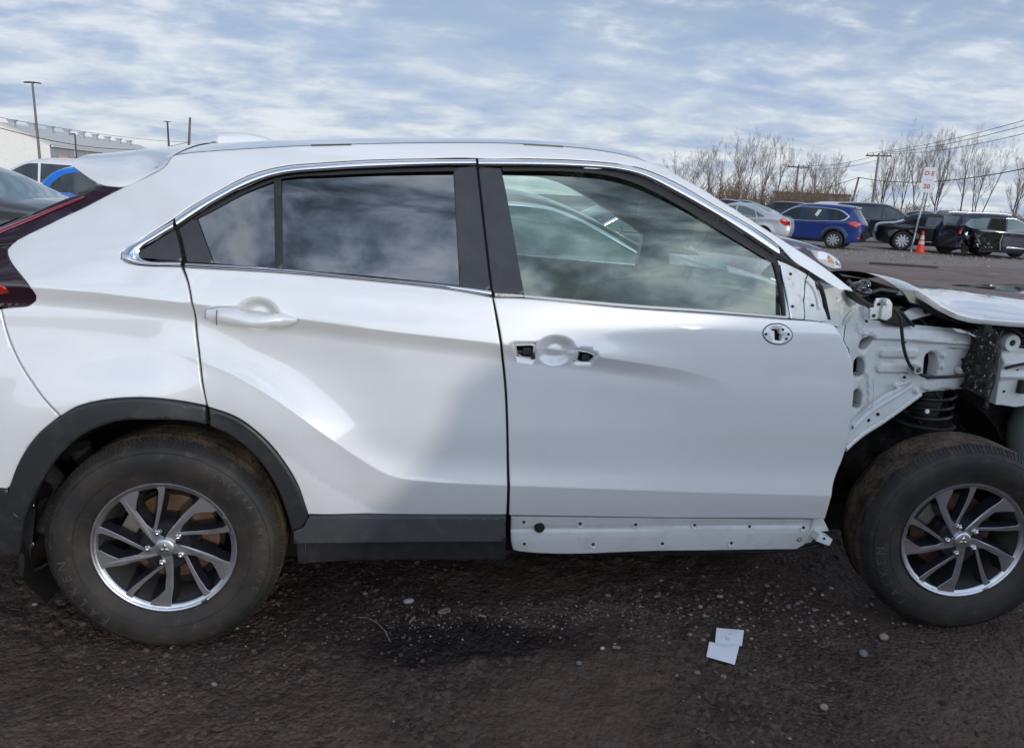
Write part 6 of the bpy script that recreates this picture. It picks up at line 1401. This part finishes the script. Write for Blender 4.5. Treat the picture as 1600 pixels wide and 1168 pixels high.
def pole(name, lab, top_px, base_px, depth, r, m, cat, group=None, extra=None):
    t = at_d(*top_px, depth); b0 = at_d(*base_px, depth); d = t-b0; k = (b0[2]+.1)/max(d[2], .01); b = b0-d*k
    root = thing(name, lab, cat, (b[0], b[1], 0), 0, group); o0 = np.array([b[0], b[1], 0])
    mb = MB(); mb.tube([b-o0, t-o0], [r*1.15, r*.85], 8); mb.build('pole', m, root, smooth=50)
    if extra: extra(root, t-o0)
    return root, t
def lamp_head(w, both_=True):
    def f(root, t):
        for s in ((-1, 1) if both_ else (-1,)):
            mb = MB(); mb.box((t[0]+s*w*.62, t[1], t[2]+.0), (w, .35, .10), Matrix.Rotation(s*.10, 3, 'Y')); mb.box((t[0]+s*w*.1, t[1], t[2]-.03), (w*.4, .1, .08)); mb.build('lamp_head', DPOLE, root, bevel=.02)
    return f
LP = 'lamp posts of the yard'
pole('lamp_post', 'tall grey lamp post with a twin head near the left edge', (50.5, 129), (63, 256), 62, .105, mat('weathered_pole', (.16, .15, .14), .7), 'lamp post', LP, lamp_head(.55))
pole('lamp_post', 'slim dark lamp post left of the bare wooden pole', (261.5, 190), (264, 231), 125, .17, DPOLE, 'lamp post', LP, lamp_head(.5))
pole('lamp_post', 'short dark lamp post with one arm before the long metal building', (117, 209.5), (119.5, 246), 75, .085, DPOLE, 'lamp post', LP, lamp_head(.4, False))
pole('lamp_post', 'tiny lamp post head just above the roof of the white crossover', (337, 222), (336, 245), 130, .1, DPOLE, 'lamp post', LP, lamp_head(.6, False))
UP = 'wooden utility poles'
def insul(z0=0): 
    def f(root, t):
        ux = Vector((math.cos(.5), -math.sin(.5), 0)); mb = MB(); p = Vector(t)-Vector((0, 0, .25)); mb.tube([p-ux*1.4, p+ux*1.4], .09, 6); mb.build('crossarm', WPOLE, root)
        for s in (-1.2, -.6, .6, 1.2): mb = MB(); mb.tube([p+ux*s, p+ux*s+Vector((0, 0, .28))], .05, 5); mb.build('insulator', DPOLE, root)
    return f
_, TL = pole('utility_pole', 'bare wooden pole rising behind the roof at the left', (297, 184), (295, 230), 92, .16, WPOLE, 'utility pole', UP)
_, T1 = pole('utility_pole', 'utility pole with crossarm and insulators left of the row sign', (1373.5, 240), (1363, 318), 88, .15, mat('pale_wood', (.27, .23, .19), .9), 'utility pole', UP, insul())
_, T2 = pole('utility_pole', 'leaning dark pole left of the crossarm pole', (1342, 277), (1331, 318), 70, .10, WPOLE, 'utility pole', UP)
_, T3 = pole('utility_pole', 'pale leaning pole among the brown brush', (1168, 265), (1156, 312), 66, .10, mat('pale_pole', (.52, .46, .38), .8), 'utility pole', UP)
_, T4 = pole('utility_pole', 'faint utility pole with crossarm inside the bare trees', (1248, 258), (1241, 312), 96, .13, WPOLE, 'utility pole', UP, insul())
def wire(lab, A, B, sag, r=.022):
    A, B = np.array(A), np.array(B); c = (A+B)/2; mb = MB(); mb.tube([A*(1-t)+B*t-np.array([0, 0, sag*4*t*(1-t)]) for t in np.linspace(0, 1, 25)], r, 4); tag(mb.build('overhead_wire', CABLE), lab, 'wire', 'overhead wires')
wire('uppermost wire running from the crossarm pole to the upper right', T1-np.array([.9, -.5, -.05]), at_d(1700, 158, 45), .5)
wire('middle wire running from the crossarm pole to the upper right', T1-np.array([0, 0, -.05]), at_d(1700, 168, 45), .5)
wire('lower of three wires rising from the crossarm pole to the right', T1+np.array([.9, -.5, .05]), at_d(1700, 182, 45), .6)
wire('thick cable crossing behind the row sign and rising to the right', T2, at_d(1710, 237, 38), .9, .03)
wire('thick cable running left from the leaning dark pole', T2, at_d(1150, 312, 75), .6, .025)
wire('upper wire between the crossarm pole and the pole in the trees', T1-np.array([0, 0, .1]), T4, .5)
wire('lower wire between the crossarm pole and the pole in the trees', T1-np.array([0, 0, .7]), T4-np.array([0, 0, .4]), .5)
wire('thin upper wire from the left edge down to the bare wooden pole', at_d(-60, 172, 50), TL-np.array([0, 0, 2.9]), .4, .016)
wire('lower sagging cable from the left edge to the bare wooden pole', at_d(-60, 182, 50), TL-np.array([0, 0, 2.75]), 1.5, .028)

# ================================================================== long metal building, left
CREAM = mat('cream_siding', (.82, .79, .71), .7, 0, 0, .3, (3, (.70, .66, .58), .4, .8)); GSIDE = mat('wall_shade_vent_grey', (.40, .41, .43), .6); ROOFM = mat('metal_roof', (.66, .62, .55), .55, 0, 0, .4, (2, (.58, .54, .48), .4, .8))
ze = 5.9; P0 = at_z(77.5, 225, ze); P1 = at_z(172, 236.6, ze); dl = (P1-P0)[:2]; Lb = np.hypot(*dl); dl = dl/Lb; Lb = Lb*2.6
dg = np.array([-dl[1], dl[0]]); 
if dg@np.array([-1, 0]) < 0: dg = -dg
# roof slope from where the gable edge leaves the frame
d = ray(0, 193.5); nrm = dl; t = ((P0[:2]-CAM_LOC[:2])@nrm)/(d[:2]@nrm); q = CAM_LOC+d*t; sl_w = abs((q[:2]-P0[:2])@dg); slope = (q[2]-ze)/max(sl_w, .1)
Wb = 2.08*sl_w; slope = float(np.clip(slope, .08, .45))
bd = thing('metal_building', 'long cream metal building with pitched roof and vents at the left edge', 'building', (P0[0], P0[1], 0))
def bp(l, w, z): return (dl[0]*l+dg[0]*w, dl[1]*l+dg[1]*w, z)
rz_ = ze+slope*Wb/2
mb = MB(); mb.face([mb.vert(p) for p in (bp(0, 0, 0), bp(0, 0, ze), bp(0, Wb/2, rz_), bp(0, Wb, ze), bp(0, Wb, 0))]); mb.face([mb.vert(p) for p in (bp(Lb, 0, 0), bp(Lb, 0, ze), bp(Lb, Wb/2, rz_), bp(Lb, Wb, ze), bp(Lb, Wb, 0))]); mb.face([mb.vert(p) for p in (bp(0, Wb, 0), bp(Lb, Wb, 0), bp(Lb, Wb, ze), bp(0, Wb, ze))]); mb.build('gable_wall', CREAM, bd)
mb = MB(); nb_ = 60
for i in range(nb_):
    l0, l1 = Lb*i/nb_, Lb*(i+1)/nb_; w0 = -.05 if i % 2 else 0.0; mb.face([mb.vert(p) for p in (bp(l0, w0, 0), bp(l1, w0, 0), bp(l1, w0, ze-.02), bp(l0, w0, ze-.02))]); mb.face([mb.vert(p) for p in (bp(l1, 0, 0), bp(l1, -.05, 0), bp(l1, -.05, ze-.02), bp(l1, 0, ze-.02))])
mb.build('side_wall', GSIDE, bd)  # wall's shade is put into its colour: grey here, cream on the lit gable
mb = MB()
for s in (0, 1):
    a, b_ = (-.4, Wb/2) if s == 0 else (Wb+.4, Wb/2); z0 = ze-.4*slope
    k = [bp(-.3, a, z0), bp(Lb+.3, a, z0), bp(Lb+.3, b_, rz_), bp(-.3, b_, rz_)]; ids = [mb.vert(p) for p in k]+[mb.vert((p[0], p[1], p[2]+.25)) for p in k]
    mb.face(ids[:4]); mb.face(ids[4:][::-1]); [mb.face((ids[i], ids[(i+1) % 4], ids[4+(i+1) % 4], ids[4+i])) for i in range(4)]
mb.build('roof', ROOFM, bd)
for i in range(9): mb = MB(); l = Lb*(.03+.10*i); w = Wb*.42; mb.box(np.array(bp(l, w, ze+slope*w+.7)), (1.0, 1.0, 1.3)); mb.box(np.array(bp(l, w, ze+slope*w+1.3)), (1.5, 1.5, .3)); mb.build('roof_vent', GSIDE, bd, bevel=.06)
mb = MB(); p0 = np.array(bp(4, -.7, ze-2.2)); an = math.atan2(dl[1], dl[0]); mb.box(np.array(bp(13, -1.0, ze-2.45)), (20, 1.8, .8), Matrix.Rotation(an, 3, 'Z')); mb.build('awning', mat('orange_awning', (.62, .30, .17), .7), bd, bevel=.05)
for l in (12, 30, 50): mb = MB(); mb.box(np.array(bp(l, -.12, ze/2)), (.35, .14, ze), Matrix.Rotation(an, 3, 'Z')); mb.build('downpipe', SIGNW, bd)
mb = MB(); mb.box(np.array(bp(Lb/2, -.45, ze-.35)), (Lb, .3, .3), Matrix.Rotation(an, 3, 'Z')); mb.build('gutter', CREAM, bd)
for l in (20, 36): mb = MB(); mb.box(np.array(bp(l, -.08, 1.9)), (4, .12, 3.8), Matrix.Rotation(an, 3, 'Z')); mb.build('dock_door', SIGNW, bd)
# low sheds far right
g = at_d(1268, 318, 100); sh = thing('shed', 'low grey shed behind the far cars below the bare trees', 'shed', (g[0], g[1], 0), R(-30))
mb = MB(); mb.box((0, 0, 1.5), (9, 6, 3.0)); mb.build('wall', mat('shed_grey', (.22, .21, .20), .8), sh); mb = MB(); mb.box((0, 0, 3.1), (9.4, 6.4, .25)); mb.build('roof', mat('shed_roof', (.10, .10, .10), .8), sh)
for x in (-3, 0, 3): mb = MB(); mb.box((x, -3.03, 1.7), (1.6, .08, 1.0)); mb.build('window', CGLASS, sh)

# ================================================================== bare trees
BARK = mat('winter_bark', (.20, .165, .14), .95, 0, 0, .1, (3, (.08, .06, .05), .4, .7)); TWIG = mat('winter_twig', (.29, .235, .20), .95, 0, 0, .1); SCRUB = mat('dry_scrub', (.25, .175, .12), .95, 0, 0, .1, (1.2, (.11, .075, .05), .4, .7))
def tree_mesh(seed, H, spread, stems=1, dens=1.0):
    r = np.random.default_rng(seed); trunk = MB(); crown = MB()
    def limb(p, d, L, rad, lev):
        n = 5 if lev < 2 else 3; pts = [p]; rs = [rad]; q = np.array(p, float); dd_ = np.array(d, float)
        for i in range(n):
            dd_ = dd_+r.normal(0, .13+.03*lev, 3); dd_[2] += .07+.05*(lev > 1); dd_ /= np.linalg.norm(dd_); q = q+dd_*L/n; pts.append(q.copy()); rs.append(rad*(1-.62*(i+1)/n))
        (trunk if lev == 0 else crown).tube(pts, rs, 6 if lev == 0 else 4 if lev < 3 else 3, m=0 if lev < 3 else 1, cap=False)
        if lev >= 5 or L < .35: return
        kids = {0: 9, 1: 6, 2: 5, 3: 4, 4: 3}[lev]; kids = max(2, int(round(kids*dens)))
        for k in range(kids):
            t = r.uniform(.32 if lev == 0 else .2, 1.0); i = min(n-1, int(t*n)); f = t*n-i; b = pts[i]*(1-f)+pts[i+1]*f if isinstance(pts[i], np.ndarray) else np.array(pts[i])*(1-f)+np.array(pts[i+1])*f
            az = r.uniform(0, 2*math.pi); base = np.array(dd_ if lev else (0, 0, 1.0)); sp = r.uniform(.45, .95)*spread; nd = base*math.cos(sp)+np.array([math.cos(az), math.sin(az), .25])*math.sin(sp); nd /= np.linalg.norm(nd)
            limb(b, nd, L*r.uniform(.42, .66)*(1-.25*t), max(.0065, rs[min(i+1, len(rs)-1)]*r.uniform(.42, .62)), lev+1)
    for s in range(stems):
        a = r.uniform(0, 6.28); limb(np.array([.25*s*math.cos(a), .25*s*math.sin(a), -.2]), np.array([.20*(s > 0)*math.cos(a)+r.normal(0, .05), .20*(s > 0)*math.sin(a), 1.0]), H*.68, H*.0145/(1+.3*(stems-1)), 0)
    return trunk, crown
TV = []
for k, (sd, st, sp_, dn) in enumerate(((11, 2, .75, 1.0), (23, 3, .7, .85), (37, 1, .85, 1.05), (51, 2, .6, .9))):
    t_, c_ = tree_mesh(sd, 10, sp_, st, dn); a = t_.build('trunk', BARK, None, smooth=60); b = c_.build('crown', [BARK, TWIG], None, smooth=60); TV.append((a.data, b.data)); bpy.data.objects.remove(a); bpy.data.objects.remove(b)
def tree(px, top_py, depth, var, lab, rz, wid=1.0, base_py=325):
    t = at_d(px, top_py, depth); h = t[2]; root = thing('bare_tree', lab, 'tree', (t[0], t[1], 0), rz, 'bare trees beyond the yard')
    s = h/9.6; root.scale = (s*wid, s*wid, s)
    for nm, me in (('trunk', TV[var][0]), ('crown', TV[var][1])): o = bpy.data.objects.new(nm, me); COL.objects.link(o); o.parent = root
trees = [(1078, 232, 70, 0, 'leafless tree just right of the windshield pillar, lowest of the brushy clump', .95), (1108, 226, 74, 2, 'bare tree second from the windshield pillar in the brushy clump', .9), (1140, 212, 70, 1, 'bare many-stemmed tree near the pale leaning pole, left of it', .75), (1172, 203, 72, 0, 'tallest bare tree of the brushy clump, by the pale leaning pole', .75), (1202, 210, 76, 3, 'bare tree right of the tallest one in the brushy clump', .8), (1232, 221, 72, 2, 'bare tree over the blue crossover, left of the faint pole', .85), (1262, 226, 76, 1, 'bare tree over the blue crossover, right of the faint pole', .8), (1290, 233, 72, 0, 'bare tree near the right end of the brushy clump', .8), (1316, 240, 78, 3, 'thin bare tree at the right end of the brushy clump', .7),
         (1400, 216, 70, 3, 'bare tree just right of the crossarm pole', .85), (1428, 205, 74, 1, 'bare tree behind the row sign', .7), (1462, 200, 70, 0, 'tallest bare tree right of the row sign, leaning right', .72), (1490, 198, 73, 3, 'slender bare tree over the black coupe', .75), (1522, 205, 70, 2, 'bare tree over the rear of the wrecked sport utility', .72), (1548, 208, 74, 1, 'bare tree over the roof of the wrecked sport utility', .75), (1612, 222, 70, 3, 'bare tree cut by the right edge of the picture', .8)]
for i, (px, py, dp, var, lab, wd) in enumerate(trees): tree(px, py, dp, var, lab, i*2.17, wd)
# dry brush under the trees, one tangled mass each side
def brush(lab, x0, x1, n, depth, hi, seed):
    r = np.random.default_rng(seed); mb = MB()
    for i in range(n):
        px = r.uniform(x0, x1); dp = depth+r.uniform(-6, 10); g = at_d(px, 322, dp); h = hi*(.45+.75*r.random())*(.6+.6*float(fbm(np.array([px*.03]), np.array([.5]), 2, 40)[0])); p = np.array([g[0], g[1], 0]); d = np.array([r.normal(0, .3), r.normal(0, .3), 1.0])
        q = p+d*h*.55; e = q+(d+np.array([r.normal(0, .35), r.normal(0, .35), 0]))*h*.45; mb.tube([p, q, e], [.03, .022, .008], 3, cap=False)
        for k in range(5):
            t = r.uniform(.2, .95); b = p*(1-t)+e*t; mb.tube([b, b+np.array([r.normal(0, .5), r.normal(0, .5), r.uniform(.1, .9)])*h*.28], [.016, .006], 3, cap=False)
    tag(mb.build('undergrowth', SCRUB), lab, 'brush', None, 'stuff')
brush('tangled brown brush below the bare trees left of the crossarm pole', 1040, 1335, 1300, 66, 3.1, 61); brush('dry brown brush below the bare trees right of the row sign', 1380, 1680, 1000, 66, 1.9, 62)
